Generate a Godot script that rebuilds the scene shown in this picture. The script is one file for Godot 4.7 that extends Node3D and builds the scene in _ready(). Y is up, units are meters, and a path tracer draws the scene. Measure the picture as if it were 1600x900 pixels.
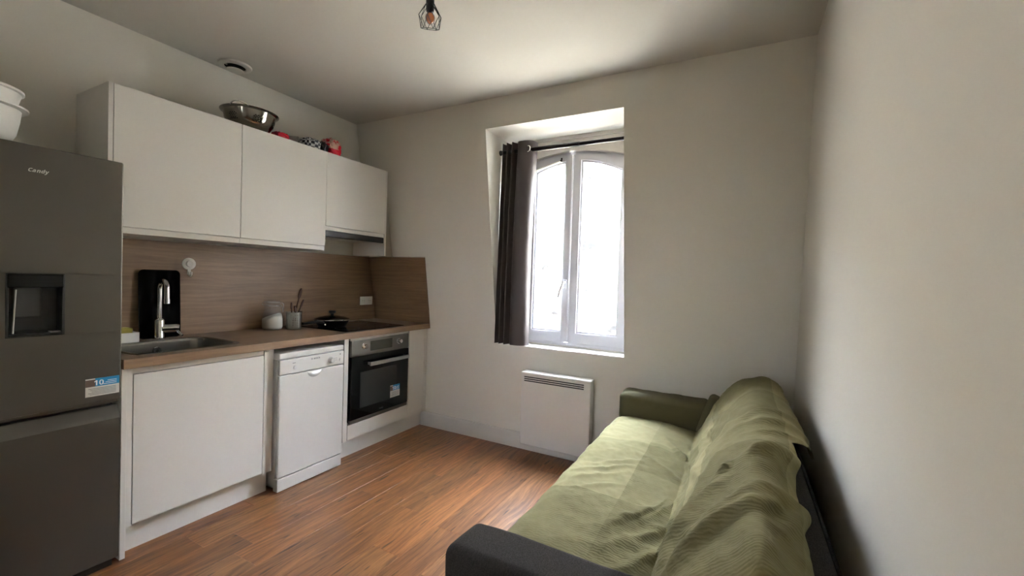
extends Node3D

# ---------------------------------------------------------------- mesh building
class MB:
	var v := PackedVector3Array()
	var n := PackedVector3Array()
	var u := PackedVector2Array()
	var xf := Transform3D.IDENTITY
	func tri(a: Vector3, b: Vector3, c: Vector3, na: Vector3, nb: Vector3, nc: Vector3, ua := Vector2.ZERO, ub := Vector2.ZERO, uc := Vector2.ZERO) -> void:
		a = xf * a; b = xf * b; c = xf * c
		na = (xf.basis * na).normalized(); nb = (xf.basis * nb).normalized(); nc = (xf.basis * nc).normalized()
		if (b - a).cross(c - a).dot(na + nb + nc) > 0.0:
			var t := b; b = c; c = t
			t = nb; nb = nc; nc = t
			var s := ub; ub = uc; uc = s
		v.append(a); v.append(b); v.append(c)
		n.append(na); n.append(nb); n.append(nc)
		u.append(ua); u.append(ub); u.append(uc)
	func quad(a: Vector3, b: Vector3, c: Vector3, d: Vector3, na: Vector3, nb: Vector3, nc: Vector3, nd: Vector3, ua := Vector2.ZERO, ub := Vector2.ZERO, uc := Vector2.ZERO, ud := Vector2.ZERO) -> void:
		tri(a, b, c, na, nb, nc, ua, ub, uc)
		tri(a, c, d, na, nc, nd, ua, uc, ud)
	func flat(a: Vector3, b: Vector3, c: Vector3, d: Vector3, nn: Vector3, uo := Vector2.ZERO) -> void:
		quad(a, b, c, d, nn, nn, nn, nn, MB.buv(a, nn) + uo, MB.buv(b, nn) + uo, MB.buv(c, nn) + uo, MB.buv(d, nn) + uo)
	static func buv(p: Vector3, nn: Vector3) -> Vector2:
		var a := nn.abs()
		if a.x >= a.y and a.x >= a.z: return Vector2(p.z, p.y)
		if a.y >= a.z: return Vector2(p.z, p.x)
		return Vector2(p.x, p.y)
	# rounded box, r = edge radius, k = steps round an edge, m = cuts of the flat part
	func box(c: Vector3, s: Vector3, r := 0.002, k := 1, uo := Vector2.ZERO, m := 1) -> void:
		var h := s * 0.5
		r = minf(r, minf(h.x, minf(h.y, h.z)) * 0.98)
		var cs := []
		for ax in 3:
			var l := []
			if r <= 0.0:
				l = [-h[ax], h[ax]]
			else:
				for i in k + 1: l.append(-h[ax] + r * (1.0 - tan(PI / 4 * (1.0 - float(i) / k))))
				for i in range(1, m): l.append(lerpf(-h[ax] + r, h[ax] - r, float(i) / m))
				for i in k + 1: l.append(h[ax] - r * (1.0 - tan(PI / 4 * float(i) / k)))
			cs.append(l)
		for ax in 3:
			var a1 := (ax + 1) % 3
			var a2 := (ax + 2) % 3
			for sg in [-1.0, 1.0]:
				var fn := Vector3.ZERO; fn[ax] = sg
				for i in cs[a1].size() - 1:
					for j in cs[a2].size() - 1:
						var ps := []; var ns := []
						for q in [[0, 0], [1, 0], [1, 1], [0, 1]]:
							var p := Vector3.ZERO
							p[ax] = sg * h[ax]; p[a1] = cs[a1][i + q[0]]; p[a2] = cs[a2][j + q[1]]
							var nn := fn
							if r > 0.0:
								var inner := p.clamp(-h + Vector3.ONE * r, h - Vector3.ONE * r)
								nn = (p - inner).normalized()
								p = inner + nn * r
							ps.append(p + c); ns.append(nn)
						quad(ps[0], ps[1], ps[2], ps[3], ns[0], ns[1], ns[2], ns[3], MB.buv(ps[0], fn) + uo, MB.buv(ps[1], fn) + uo, MB.buv(ps[2], fn) + uo, MB.buv(ps[3], fn) + uo)
	func bb(a: Vector3, b: Vector3, r := 0.002, k := 1, uo := Vector2.ZERO, m := 1) -> void:
		box((a + b) * 0.5, (b - a).abs(), r, k, uo, m)
	# prism: poly in the plane across axis ("x": (z,y), "y": (x,z), "z": (x,y))
	func prism(poly: PackedVector2Array, axis: String, a: float, b: float, smooth := false) -> void:
		var put := func(p: Vector2, t: float) -> Vector3:
			if axis == "x": return Vector3(t, p.y, p.x)
			if axis == "y": return Vector3(p.x, t, p.y)
			return Vector3(p.x, p.y, t)
		var ids := Geometry2D.triangulate_polygon(poly)
		for e in [[a, -1.0 if a < b else 1.0], [b, 1.0 if a < b else -1.0]]:
			var nn: Vector3 = Vector3(e[1], 0, 0) if axis == "x" else (Vector3(0, e[1], 0) if axis == "y" else Vector3(0, 0, e[1]))
			for i in range(0, ids.size(), 3):
				var p0: Vector3 = put.call(poly[ids[i]], e[0]); var p1: Vector3 = put.call(poly[ids[i + 1]], e[0]); var p2: Vector3 = put.call(poly[ids[i + 2]], e[0])
				tri(p0, p1, p2, nn, nn, nn, MB.buv(p0, nn), MB.buv(p1, nn), MB.buv(p2, nn))
		var cw := Geometry2D.is_polygon_clockwise(poly)
		var cnt := poly.size()
		var outn := func(i: int) -> Vector2:
			var d: Vector2 = poly[(i + 1) % cnt] - poly[i]
			var o := Vector2(d.y, -d.x).normalized()
			return o if not cw else -o
		for i in cnt:
			var j := (i + 1) % cnt
			var n0: Vector2 = outn.call(i); var n1 := n0
			if smooth:
				var np: Vector2 = outn.call((i - 1 + cnt) % cnt); var nx: Vector2 = outn.call(j)
				if n0.dot(np) > 0.75: n0 = (n0 + np).normalized()
				if n1.dot(nx) > 0.75: n1 = (n1 + nx).normalized()
			var N0: Vector3 = put.call(n0, 0.0); var N1: Vector3 = put.call(n1, 0.0)
			var q0: Vector3 = put.call(poly[i], a); var q1: Vector3 = put.call(poly[j], a); var q2: Vector3 = put.call(poly[j], b); var q3: Vector3 = put.call(poly[i], b)
			quad(q0, q1, q2, q3, N0, N1, N1, N0, MB.buv(q0, N0), MB.buv(q1, N0), MB.buv(q2, N0), MB.buv(q3, N0))
	# lathe round y; profile (radius, height) given from bottom outside upwards
	func lathe(pr: PackedVector2Array, seg := 32, sharp := 0.8) -> void:
		var cnt := pr.size() - 1
		var sn := []
		for i in cnt:
			var d := pr[i + 1] - pr[i]
			sn.append(Vector2(d.y, -d.x).normalized())
		for i in cnt:
			var n0: Vector2 = sn[i]; var n1: Vector2 = sn[i]
			if i > 0 and sn[i].dot(sn[i - 1]) > sharp: n0 = (sn[i] + sn[i - 1]).normalized()
			if i < cnt - 1 and sn[i].dot(sn[i + 1]) > sharp: n1 = (sn[i] + sn[i + 1]).normalized()
			for k in seg:
				var t0 := TAU * k / seg; var t1 := TAU * (k + 1) / seg
				var d0 := Vector3(cos(t0), 0, sin(t0)); var d1 := Vector3(cos(t1), 0, sin(t1))
				var u0 := float(k) / seg; var u1 := float(k + 1) / seg
				var up := Vector3.UP
				var A := d0 * pr[i].x + up * pr[i].y; var B := d1 * pr[i].x + up * pr[i].y
				var C := d1 * pr[i + 1].x + up * pr[i + 1].y; var D := d0 * pr[i + 1].x + up * pr[i + 1].y
				var na := d0 * n0.x + up * n0.y; var nb := d1 * n0.x + up * n0.y
				var nc := d1 * n1.x + up * n1.y; var nd := d0 * n1.x + up * n1.y
				if pr[i].x < 1e-5: tri(A, C, D, na, nc, nd, Vector2(u0, pr[i].y), Vector2(u1, pr[i + 1].y), Vector2(u0, pr[i + 1].y))
				elif pr[i + 1].x < 1e-5: tri(A, B, C, na, nb, nc, Vector2(u0, pr[i].y), Vector2(u1, pr[i].y), Vector2(u1, pr[i + 1].y))
				else: quad(A, B, C, D, na, nb, nc, nd, Vector2(u0, pr[i].y), Vector2(u1, pr[i].y), Vector2(u1, pr[i + 1].y), Vector2(u0, pr[i + 1].y))
	func tube(pts: PackedVector3Array, r: float, seg := 10, closed := false, r_end := -1.0) -> void:
		var cnt := pts.size()
		var fr := []
		var side := Vector3.ZERO
		for i in cnt:
			var a := pts[(i - 1 + cnt) % cnt] if closed else pts[maxi(i - 1, 0)]
			var b := pts[(i + 1) % cnt] if closed else pts[mini(i + 1, cnt - 1)]
			var t := (b - a).normalized()
			if side == Vector3.ZERO:
				side = t.cross(Vector3.UP if absf(t.y) < 0.9 else Vector3.RIGHT).normalized()
			side = (side - t * side.dot(t)).normalized()
			fr.append([side, t.cross(side).normalized(), t])
		var rr := func(i: int) -> float: return r if r_end < 0 else lerpf(r, r_end, float(i) / (cnt - 1))
		for i in (cnt if closed else cnt - 1):
			var j := (i + 1) % cnt
			for k in seg:
				var c0 := TAU * k / seg; var c1 := TAU * (k + 1) / seg
				var na: Vector3 = fr[i][0] * cos(c0) + fr[i][1] * sin(c0); var nb: Vector3 = fr[i][0] * cos(c1) + fr[i][1] * sin(c1)
				var nc: Vector3 = fr[j][0] * cos(c1) + fr[j][1] * sin(c1); var nd: Vector3 = fr[j][0] * cos(c0) + fr[j][1] * sin(c0)
				quad(pts[i] + na * rr.call(i), pts[i] + nb * rr.call(i), pts[j] + nc * rr.call(j), pts[j] + nd * rr.call(j), na, nb, nc, nd)
		if not closed:
			for e in [[0, -1.0], [cnt - 1, 1.0]]:
				var i: int = e[0]
				var nn: Vector3 = fr[i][2] * e[1]
				for k in seg:
					var c0 := TAU * k / seg; var c1 := TAU * (k + 1) / seg
					tri(pts[i], pts[i] + (fr[i][0] * cos(c0) + fr[i][1] * sin(c0)) * rr.call(i), pts[i] + (fr[i][0] * cos(c1) + fr[i][1] * sin(c1)) * rr.call(i), nn, nn, nn)
	# smooth sheet through rows of points; up says which side is out
	func sheet(rows: Array, uvs: Array, flip := false) -> void:
		var R := rows.size(); var C: int = rows[0].size()
		var ns := []
		for i in R:
			var l := PackedVector3Array()
			for j in C:
				var di: Vector3 = rows[mini(i + 1, R - 1)][j] - rows[maxi(i - 1, 0)][j]
				var dj: Vector3 = rows[i][mini(j + 1, C - 1)] - rows[i][maxi(j - 1, 0)]
				var nn := di.cross(dj).normalized()
				l.append(-nn if flip else nn)
			ns.append(l)
		for i in R - 1:
			for j in C - 1:
				quad(rows[i][j], rows[i][j + 1], rows[i + 1][j + 1], rows[i + 1][j], ns[i][j], ns[i][j + 1], ns[i + 1][j + 1], ns[i + 1][j], uvs[i][j], uvs[i][j + 1], uvs[i + 1][j + 1], uvs[i + 1][j])
	# push every vertex along its normal by a noise
	func wrinkle(noise: FastNoiseLite, amp: float) -> void:
		var e := 0.004
		for i in v.size():
			var p := v[i]; var nn := n[i]
			var f := noise.get_noise_3dv(p)
			var g := Vector3(noise.get_noise_3dv(p + Vector3(e, 0, 0)) - f, noise.get_noise_3dv(p + Vector3(0, e, 0)) - f, noise.get_noise_3dv(p + Vector3(0, 0, e)) - f) / e
			v[i] = p + nn * f * amp
			n[i] = (nn - (g - nn * g.dot(nn)) * amp).normalized()
	func mesh() -> ArrayMesh:
		var ar := []
		ar.resize(Mesh.ARRAY_MAX)
		ar[Mesh.ARRAY_VERTEX] = v; ar[Mesh.ARRAY_NORMAL] = n; ar[Mesh.ARRAY_TEX_UV] = u
		var m := ArrayMesh.new()
		m.add_surface_from_arrays(Mesh.PRIMITIVE_TRIANGLES, ar)
		return m

func mb(at := Vector3.ZERO, rot := Basis.IDENTITY) -> MB:
	var b := MB.new()
	b.xf = Transform3D(rot, at)
	return b

func numbered(called: String, parent: Node) -> String:
	if not parent.has_node(called): return called
	var i := 1
	while parent.has_node("%s_%03d" % [called, i]): i += 1
	return "%s_%03d" % [called, i]

func put(called: String, b: MB, m: Material, parent: Node = self) -> MeshInstance3D:
	var o := MeshInstance3D.new()
	o.name = numbered(called, parent)
	o.mesh = b.mesh()
	o.material_override = m
	o.cast_shadow = GeometryInstance3D.SHADOW_CASTING_SETTING_ON
	parent.add_child(o, true)
	if parent is Node3D and parent != self:
		o.position = -off(parent)
	return o

func off(p: Node) -> Vector3:   # meshes are given in room coordinates; parents stand at their base
	var s := Vector3.ZERO
	while p != self:
		s += p.position
		p = p.get_parent()
	return s

func tag(o: Node, label: String, category: String, group := "") -> Node:
	o.set_meta("label", label); o.set_meta("category", category)
	if group: o.set_meta("group", group)
	return o

func thing(called: String, label: String, category: String, at: Vector3, group := "") -> Node3D:
	var o := Node3D.new()
	o.name = numbered(called, self)
	o.position = at
	add_child(o, true)
	tag(o, label, category, group)
	return o

func struct(called: String, b: MB, m: Material) -> MeshInstance3D:
	var o := put(called, b, m)
	o.set_meta("kind", "structure")
	return o

func words(txt: String, size: float, at: Vector3, basis_: Basis, m: Material, parent: Node, bold := false) -> MeshInstance3D:
	var t := TextMesh.new()
	var f := SystemFont.new()
	f.font_names = PackedStringArray(["Droid Sans"])
	if bold: f.font_weight = 700
	t.font = f
	t.text = txt
	t.font_size = 32
	t.pixel_size = size / 24.0
	t.depth = 0.0006
	var o := MeshInstance3D.new()
	o.name = numbered("lettering", parent)
	o.mesh = t
	o.material_override = m
	parent.add_child(o, true)
	o.transform = Transform3D(basis_, at - off(parent))
	return o

# ---------------------------------------------------------------- materials
func mat(c: Color, rough := 0.6, metal := 0.0, spec := 0.5) -> StandardMaterial3D:
	var m := StandardMaterial3D.new()
	m.albedo_color = c
	m.roughness = rough
	m.metallic = metal
	m.metallic_specular = spec
	return m

func rgb(r: float, g: float, b: float) -> Color: return Color(r / 255.0, g / 255.0, b / 255.0)

func noise(freq: float, sd: int, oct := 4, type := FastNoiseLite.TYPE_SIMPLEX_SMOOTH) -> FastNoiseLite:
	var f := FastNoiseLite.new()
	f.noise_type = type
	f.seed = sd
	f.frequency = freq
	f.fractal_octaves = oct
	return f

func image(w: int, h: int, fn: Callable) -> ImageTexture:
	var d := PackedByteArray()
	d.resize(w * h * 3)
	var k := 0
	for y in h:
		for x in w:
			var c: Vector3 = fn.call(x, y)
			d[k] = int(clampf(c.x, 0, 255)); d[k + 1] = int(clampf(c.y, 0, 255)); d[k + 2] = int(clampf(c.z, 0, 255))
			k += 3
	return ImageTexture.create_from_image(Image.create_from_data(w, h, false, Image.FORMAT_RGB8, d))

func wood(w: int, h: int, dark: Vector3, light: Vector3, sd: int, px_m: float, knots: float, wave: float, con: float) -> ImageTexture:
	var a := noise(1.0, sd, 4); var b := noise(1.0, sd + 1, 3); var c := noise(1.0, sd + 2, 2); var e := noise(1.0, sd + 3, 2)
	return image(w, h, func(x: int, y: int) -> Vector3:
		var X := x / px_m; var Y := y / px_m
		var wv := c.get_noise_2d(X * 1.6, Y * 5.0)
		var g := 0.5 + con * (0.50 * a.get_noise_2d(X * 1.5, Y * 40.0 + wv * wave) + 0.28 * b.get_noise_2d(X * 8.0, Y * 180.0 + wv * wave * 2.0) + 0.25 * wv)
		var kn := smoothstep(0.52, 0.8, e.get_noise_2d(X * 4.0, Y * 30.0)) * knots
		var col := dark.lerp(light, clampf(g, 0.0, 1.0))
		return col * (1.0 - kn))

var M := {}

func make_materials() -> void:
	M.wall = mat(Color(0.876, 0.861, 0.822), 0.85, 0.0, 0.3)
	var pn := NoiseTexture2D.new()
	pn.noise = noise(0.02, 5, 5); pn.width = 512; pn.height = 512; pn.seamless = true; pn.as_normal_map = true; pn.bump_strength = 1.2
	M.wall.normal_enabled = true; M.wall.normal_texture = pn; M.wall.normal_scale = 0.10
	M.wall.uv1_triplanar = true; M.wall.uv1_world_triplanar = true; M.wall.uv1_scale = Vector3.ONE * 1.5
	M.ceiling = mat(Color(0.815, 0.803, 0.770), 0.9, 0.0, 0.3)
	M.trim = mat(Color(0.83, 0.815, 0.785), 0.45)
	M.white = mat(Color(0.875, 0.865, 0.84), 0.38, 0.0, 0.5)
	M.carcass = mat(Color(0.86, 0.85, 0.825), 0.45)
	M.appliance = mat(Color(0.85, 0.845, 0.825), 0.28)
	M.pvc = mat(Color(0.80, 0.80, 0.825), 0.3)
	M.gap = mat(rgb(30, 28, 26), 0.8)
	M.black = mat(rgb(18, 18, 18), 0.45)
	M.blackgloss = mat(rgb(6, 6, 6), 0.06, 0.0, 0.33)
	M.ovenglass = mat(rgb(36, 37, 35), 0.10, 0.0, 0.4)
	M.steel = mat(rgb(178, 176, 170), 0.32, 1.0)
	M.chrome = mat(rgb(215, 215, 213), 0.09, 1.0)
	M.sink = mat(rgb(128, 126, 120), 0.25, 1.0)
	M.ovensteel = mat(rgb(132, 128, 122), 0.36, 1.0)
	M.fridge = mat(rgb(86, 82, 75), 0.40, 0.6)
	M.fridgeside = mat(rgb(60, 58, 55), 0.5, 0.2)
	M.rod = mat(rgb(30, 28, 28), 0.3, 0.4)
	M.colander = mat(rgb(150, 146, 138), 0.16, 1.0)
	M.pan = mat(rgb(9, 9, 9), 0.5, 0.0, 0.35)
	M.cutboard = mat(rgb(5, 5, 5), 0.85, 0.0, 0.2)
	M.plastic = mat(rgb(232, 230, 224), 0.4)
	M.glass = mat(Color(0.95, 0.97, 0.98, 0.06), 0.02); M.glass.transparency = BaseMaterial3D.TRANSPARENCY_ALPHA
	M.jar = mat(Color(0.93, 0.95, 0.95, 0.10), 0.03); M.jar.transparency = BaseMaterial3D.TRANSPARENCY_ALPHA
	M.amber = mat(Color(0.85, 0.50, 0.20, 0.55), 0.05); M.amber.transparency = BaseMaterial3D.TRANSPARENCY_ALPHA
	M.flour = mat(rgb(236, 232, 222), 0.95)
	M.spoon = mat(rgb(74, 46, 34), 0.55)
	M.red = mat(rgb(190, 35, 48), 0.25)
	M.sponge_y = mat(rgb(150, 138, 66), 0.95)
	M.blue = mat(rgb(20, 130, 185), 0.4)
	M.label = mat(rgb(215, 213, 205), 0.5)
	M.print = mat(rgb(120, 120, 118), 0.6)
	M.photo = mat(rgb(98, 78, 66), 0.5)
	M.lettersilver = mat(rgb(205, 203, 196), 0.3, 0.6)
	M.lettergrey = mat(rgb(100, 102, 106), 0.5)
	M.letterwhite = mat(rgb(240, 240, 240), 0.5)
	# oak laminate of worktop and splashback
	M.oak = mat(Color(0.95, 0.91, 0.87), 0.42, 0.0, 0.45)
	M.oak.albedo_texture = wood(1024, 512, Vector3(116, 96, 78), Vector3(156, 134, 112), 31, 512.0, 0.06, 0.5, 0.75)
	M.oak.uv1_scale = Vector3(0.5, 1.0, 1)
	# floor boards, three tones of one print
	var fl := wood(1024, 512, Vector3(92, 60, 36), Vector3(156, 110, 69), 77, 512.0, 0.5, 1.2, 1.25)
	for i in 4:
		var f := mat([Color(1, 1, 1), Color(0.90, 0.87, 0.84), Color(1.0, 0.95, 0.90), Color(0.94, 0.93, 0.90)][i], 0.36, 0.0, 0.5)
		f.albedo_texture = fl; f.uv1_scale = Vector3(0.5, 1.0, 1)
		M["plank%d" % i] = f
	# grey sofa cloth
	var gn := noise(1.0, 9, 2)
	M.sofa = mat(Color.WHITE, 0.95, 0.0, 0.2)
	M.sofa.albedo_texture = image(256, 256, func(x: int, y: int) -> Vector3:
		var t := 0.5 + 0.5 * gn.get_noise_2d(x * 0.35, y * 0.9) + 0.35 * gn.get_noise_2d(x * 0.9 + 90.0, y * 0.25)
		return Vector3(34, 32, 31).lerp(Vector3(78, 74, 71), clampf(t, 0, 1)))
	M.sofa.uv1_scale = Vector3(3, 3, 3)
	M.sofa.uv1_triplanar = true
		# green throw: UV in metres (u along the profile, v along the sofa); smooth and crinkled squares
	var tn := noise(1.0, 21, 3)
	var W := 1536
	var S := 2.2 / W
	var crin := func(U: float, V: float) -> float:
		var r := 0.0
		if (U > 0.62 and U < 0.92 and V > 0.62) or (V > 1.30 and U < 0.92): r = 1.0
		if U > 1.02 and U < 1.36 and V > 0.22: r = 1.0
		if U > 0.92 and V > 1.62: r = 0.8
		return r
	M.throw = mat(Color.WHITE, 0.95, 0.0, 0.2)
	M.throw.albedo_texture = image(768, 768, func(x: int, y: int) -> Vector3:
		var U := x * S * 2.0; var V := y * S * 2.0
		var t := 0.62
		var bv := 1 if (V < 0.66) else (0 if V < 1.0 else (1 if V < 1.3 else 0))
		var bu := 1 if U < 0.62 else (0 if U < 0.92 else (1 if U < 1.02 else (0 if U < 1.36 else 1)))
		t += 0.16 * bv + 0.10 * bu - 0.10
		if crin.call(U, V) > 0.0: t -= 0.08 + 0.10 * absf(sin(V * PI / 0.011))
		t += 0.07 * tn.get_noise_2d(U * 14.0, V * 14.0)
		return Vector3(82, 78, 52).lerp(Vector3(156, 149, 114), clampf(t, 0, 1)))
	M.throw.uv1_scale = Vector3(1 / 2.2, 1 / 2.2, 1)
	M.throw.heightmap_enabled = true
	M.throw.heightmap_texture = image(W, W, func(x: int, y: int) -> Vector3:
		var U := x * S; var V := y * S
		var c: float = crin.call(U, V)
		var hgt := 0.5 + 0.10 * tn.get_noise_2d(U * 160.0, V * 160.0)
		if c > 0.0:
			var wob := tn.get_noise_2d(U * 30.0, V * 30.0) * 0.006
			hgt += c * (0.34 * sin((V + wob) * TAU / 0.0115) + 0.12 * sin((U + wob) * TAU / 0.02))
		return Vector3.ONE * hgt * 255.0)
	M.throw.heightmap_scale = 0.10
	M.throwdark = mat(rgb(86, 82, 62), 0.95, 0.0, 0.2)  # darker copy of the throw colour, shade of the far arm put in
	M.curtain = mat(rgb(66, 57, 56), 0.6, 0.0, 0.5)
	M.curtain.rim_enabled = true; M.curtain.rim = 0.4
	# outside wall: cream render with weather stains
	var on := noise(1.0, 44, 5); var ob := noise(1.0, 45, 3)
	M.outside = mat(Color.WHITE, 0.9, 0.0, 0.2)
	M.outside.albedo_texture = image(512, 512, func(x: int, y: int) -> Vector3:
		var st := clampf(smoothstep(0.12, 0.42, on.get_noise_2d(x * 0.016, y * 0.03)) * smoothstep(-0.1, 0.35, ob.get_noise_2d(x * 0.010, y * 0.02)) * 1.15 + 0.12 * smoothstep(0.1, 0.6, ob.get_noise_2d(x * 0.09, y * 0.006)), 0.0, 0.90)
		return Vector3(236, 226, 206) * (1.0 - st))
	M.outside.uv1_scale = Vector3(0.25, 0.25, 1)
	M.paving = mat(rgb(112, 110, 106), 0.9)

# ---------------------------------------------------------------- sizes
const H := 2.60      # ceiling
const WX := 3.30     # right wall
const ZN := 4.30     # wall behind the camera
func sz(y: float) -> float:   # the mansard wall leans in above 0.8 m, with a soft bend
	if y < 0.6: return 0.0
	return 0.161 * (y - 0.6) * (y - 0.6) / 0.8 if y < 1.0 else (y - 0.8) * 0.161
func bend(y0: float, y1: float) -> Array[Vector2]:   # (z, y) points up the wall face
	var l: Array[Vector2] = []
	for i in 17: l.append(Vector2(sz(lerpf(y0, y1, i / 16.0)), lerpf(y0, y1, i / 16.0)))
	return l
func v3(x: float, y: float, z: float) -> Vector3: return Vector3(x, y, z)

func _ready() -> void:
	# camera
	var cam := Camera3D.new()
	cam.name = "camera"
	cam.transform = Transform3D(Basis(Vector3(0.882505, 0.032035, -0.46921), Vector3(-0.03837, 0.999256, -0.003943), Vector3(0.468734, 0.021483, 0.883078)).orthonormalized(), v3(3.0, 1.305, 2.965))
	cam.fov = 67.6244
	cam.near = 0.02
	add_child(cam)
	cam.current = true
	# sky, exposure
	var env := Environment.new()
	env.background_mode = Environment.BG_SKY
	var skym := ProceduralSkyMaterial.new()
	skym.sky_top_color = Color(0.85, 0.895, 0.97); skym.sky_horizon_color = Color(0.965, 0.97, 0.99)
	skym.ground_bottom_color = Color(0.5, 0.49, 0.47); skym.ground_horizon_color = Color(0.8, 0.8, 0.8)
	skym.sky_energy_multiplier = 5.5
	skym.sun_angle_max = 1.0
	var sky := Sky.new(); sky.sky_material = skym
	env.sky = sky
	env.tonemap_mode = Environment.TONE_MAPPER_LINEAR
	env.tonemap_exposure = 3.1
	env.sdfgi_enabled = true; env.ssao_enabled = true; env.ssil_enabled = true
	var we := WorldEnvironment.new()
	we.name = "world_environment"; we.environment = env
	add_child(we)
	# the sun stands behind this house, high over its roof, and lights the wall across the yard
	var sun := DirectionalLight3D.new()
	sun.name = "sun"
	sun.light_color = Color(1.0, 0.96, 0.88)
	sun.light_energy = 2.2
	sun.light_angular_distance = 0.6
	sun.shadow_enabled = true
	add_child(sun)
	sun.look_at_from_position(v3(0, 10, 6), v3(0.6, 0, 0), Vector3.UP)
	make_materials()
	setting()
	window()
	kitchen()
	appliances()
	sofa()
	small_things()

# ---------------------------------------------------------------- the room
func setting() -> void:
	# floor: a screed with separate boards running from the window wall to the camera
	var b := mb(); b.bb(v3(-0.2, -0.2, -0.35), v3(WX + 0.2, -0.014, ZN + 0.2), 0.0)
	var fl := struct("floor", b, M.gap)
	var rng := RandomNumberGenerator.new(); rng.seed = 4
	var pw := 0.165
	var x := 0.0; var row := 0
	while x < WX:
		var x1 := minf(x + pw, WX)
		var z := -rng.randf() * 1.1
		while z < ZN:
			var z1 := z + 1.22
			var a := maxf(z, 0.0); var c := minf(z1, ZN)
			if c - a > 0.02:
				var p := mb()
				var g := 0.0004; var ch := 0.0006
				var uo := Vector2(rng.randf() * 2.0 - a, rng.randf())
				var y0 := -0.014
				var A := [v3(x + g, -ch, a + g), v3(x1 - g, -ch, a + g), v3(x1 - g, -ch, c - g), v3(x + g, -ch, c - g)]
				var T := [v3(x + g + ch, 0, a + g + ch), v3(x1 - g - ch, 0, a + g + ch), v3(x1 - g - ch, 0, c - g - ch), v3(x + g + ch, 0, c - g - ch)]
				p.flat(T[0], T[1], T[2], T[3], Vector3.UP, uo)
				for k in 4:
					var q := (k + 1) % 4
					var o: Vector3 = [v3(0, 0, -1), v3(1, 0, 0), v3(0, 0, 1), v3(-1, 0, 0)][k]
					var nn := (o + Vector3.UP).normalized()
					var uu := func(w: Vector3) -> Vector2: return Vector2(w.z, w.x) + uo
					p.quad(A[k], A[q], T[q], T[k], nn, nn, nn, nn, uu.call(A[k]), uu.call(A[q]), uu.call(T[q]), uu.call(T[k]))
					p.flat(v3(A[k].x, y0, A[k].z), v3(A[q].x, y0, A[q].z), A[q], A[k], o)
				put("plank", p, M["plank%d" % rng.randi_range(0, 3)], fl)
			z = z1
		x = x1; row += 1
	b = mb(); b.bb(v3(-0.2, H, -0.35), v3(WX + 0.2, H + 0.25, ZN + 0.2), 0.0)
	struct("ceiling", b, M.ceiling)
	b = mb(); b.bb(v3(-0.2, -0.2, -0.35), v3(0, H, ZN + 0.2), 0.0)
	struct("wall_left", b, M.wall)
	b = mb(); b.bb(v3(WX, -0.2, -0.35), v3(WX + 0.2, H, ZN + 0.2), 0.0)
	struct("wall_right", b, M.wall)
	b = mb()   # unseen slot behind the camera, added to let in fill light
	b.bb(v3(0, -0.2, ZN), v3(WX, 1.2, ZN + 0.2), 0.0); b.bb(v3(0, 2.25, ZN), v3(WX, H, ZN + 0.2), 0.0)
	b.bb(v3(0, 0.9, ZN), v3(1.65, 2.25, ZN + 0.2), 0.0); b.bb(v3(1.75, 0.9, ZN), v3(WX, 2.25, ZN + 0.2), 0.0)
	struct("wall_near", b, M.wall)
	# the window wall leans in above 0.8 m; the window sits upright in it
	b = mb()
	var X0 := 1.30; var X1 := 2.314; var Y0 := 0.79; var Y1 := 2.40
	var ZO := -0.35
	var face: Array = [Vector2(ZO, -0.2), Vector2(0, -0.2)] + bend(0.55, 1.05) + [Vector2(sz(H), H), Vector2(ZO, H)]
	b.prism(PackedVector2Array(face), "x", 0.0, X0, true)
	b.prism(PackedVector2Array(face), "x", X1, WX, true)
	b.prism(PackedVector2Array([Vector2(ZO, -0.2), Vector2(0, -0.2)] + bend(0.55, Y0) + [Vector2(ZO, Y0)]), "x", X0, X1, true)
	b.prism([Vector2(ZO, Y1), Vector2(sz(Y1), Y1), Vector2(sz(H), H), Vector2(ZO, H)], "x", X0, X1)
	struct("wall_far", b, M.wall)
	# skirting
	var sk := PackedVector2Array([Vector2(0, 0), Vector2(0.013, 0), Vector2(0.013, 0.112), Vector2(0.008, 0.122), Vector2(0, 0.124)])
	b = mb(); b.prism(sk, "x", 0.562, WX)
	struct("baseboard_far", b, M.trim)
	b = mb()
	b.bb(v3(WX - 0.013, 0, 0.014), v3(WX, 0.124, ZN), 0.003)
	struct("baseboard_right", b, M.trim)
	# outside: wall across the yard
	b = mb(); b.bb(v3(-8, -4, -3.3), v3(12, 3.4, -2.9), 0.0)
	struct("wall_outside", b, M.outside)
	b = mb(); b.bb(v3(-8, -4.2, -2.9), v3(12, -4.0, -0.36), 0.0)
	struct("ground_outside", b, M.paving)
	var t := thing("wall_bracket", "small grey box fixed to the pale wall outside the right window pane", "bracket", v3(1.25, 2.66, -2.9))
	b = mb(); b.bb(v3(1.21, 2.63, -2.9), v3(1.29, 2.70, -2.84), 0.006); put("box", b, M.black, t)
	b = mb(); b.tube([v3(1.255, 2.63, -2.87), v3(1.252, 2.58, -2.88), v3(1.256, 2.53, -2.885)], 0.007, 6); put("cable", b, M.black, t)

func strip(b: MB, x0: float, x1: float, lo: Callable, hi: Callable, z0: float, z1: float, nseg := 14) -> void:
	var poly := PackedVector2Array()
	for i in nseg + 1:
		var x := lerpf(x0, x1, float(i) / nseg); poly.append(Vector2(x, lo.call(x)))
	for i in nseg + 1:
		var x := lerpf(x1, x0, float(i) / nseg); poly.append(Vector2(x, hi.call(x)))
	b.prism(poly, "z", z0, z1)

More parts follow.
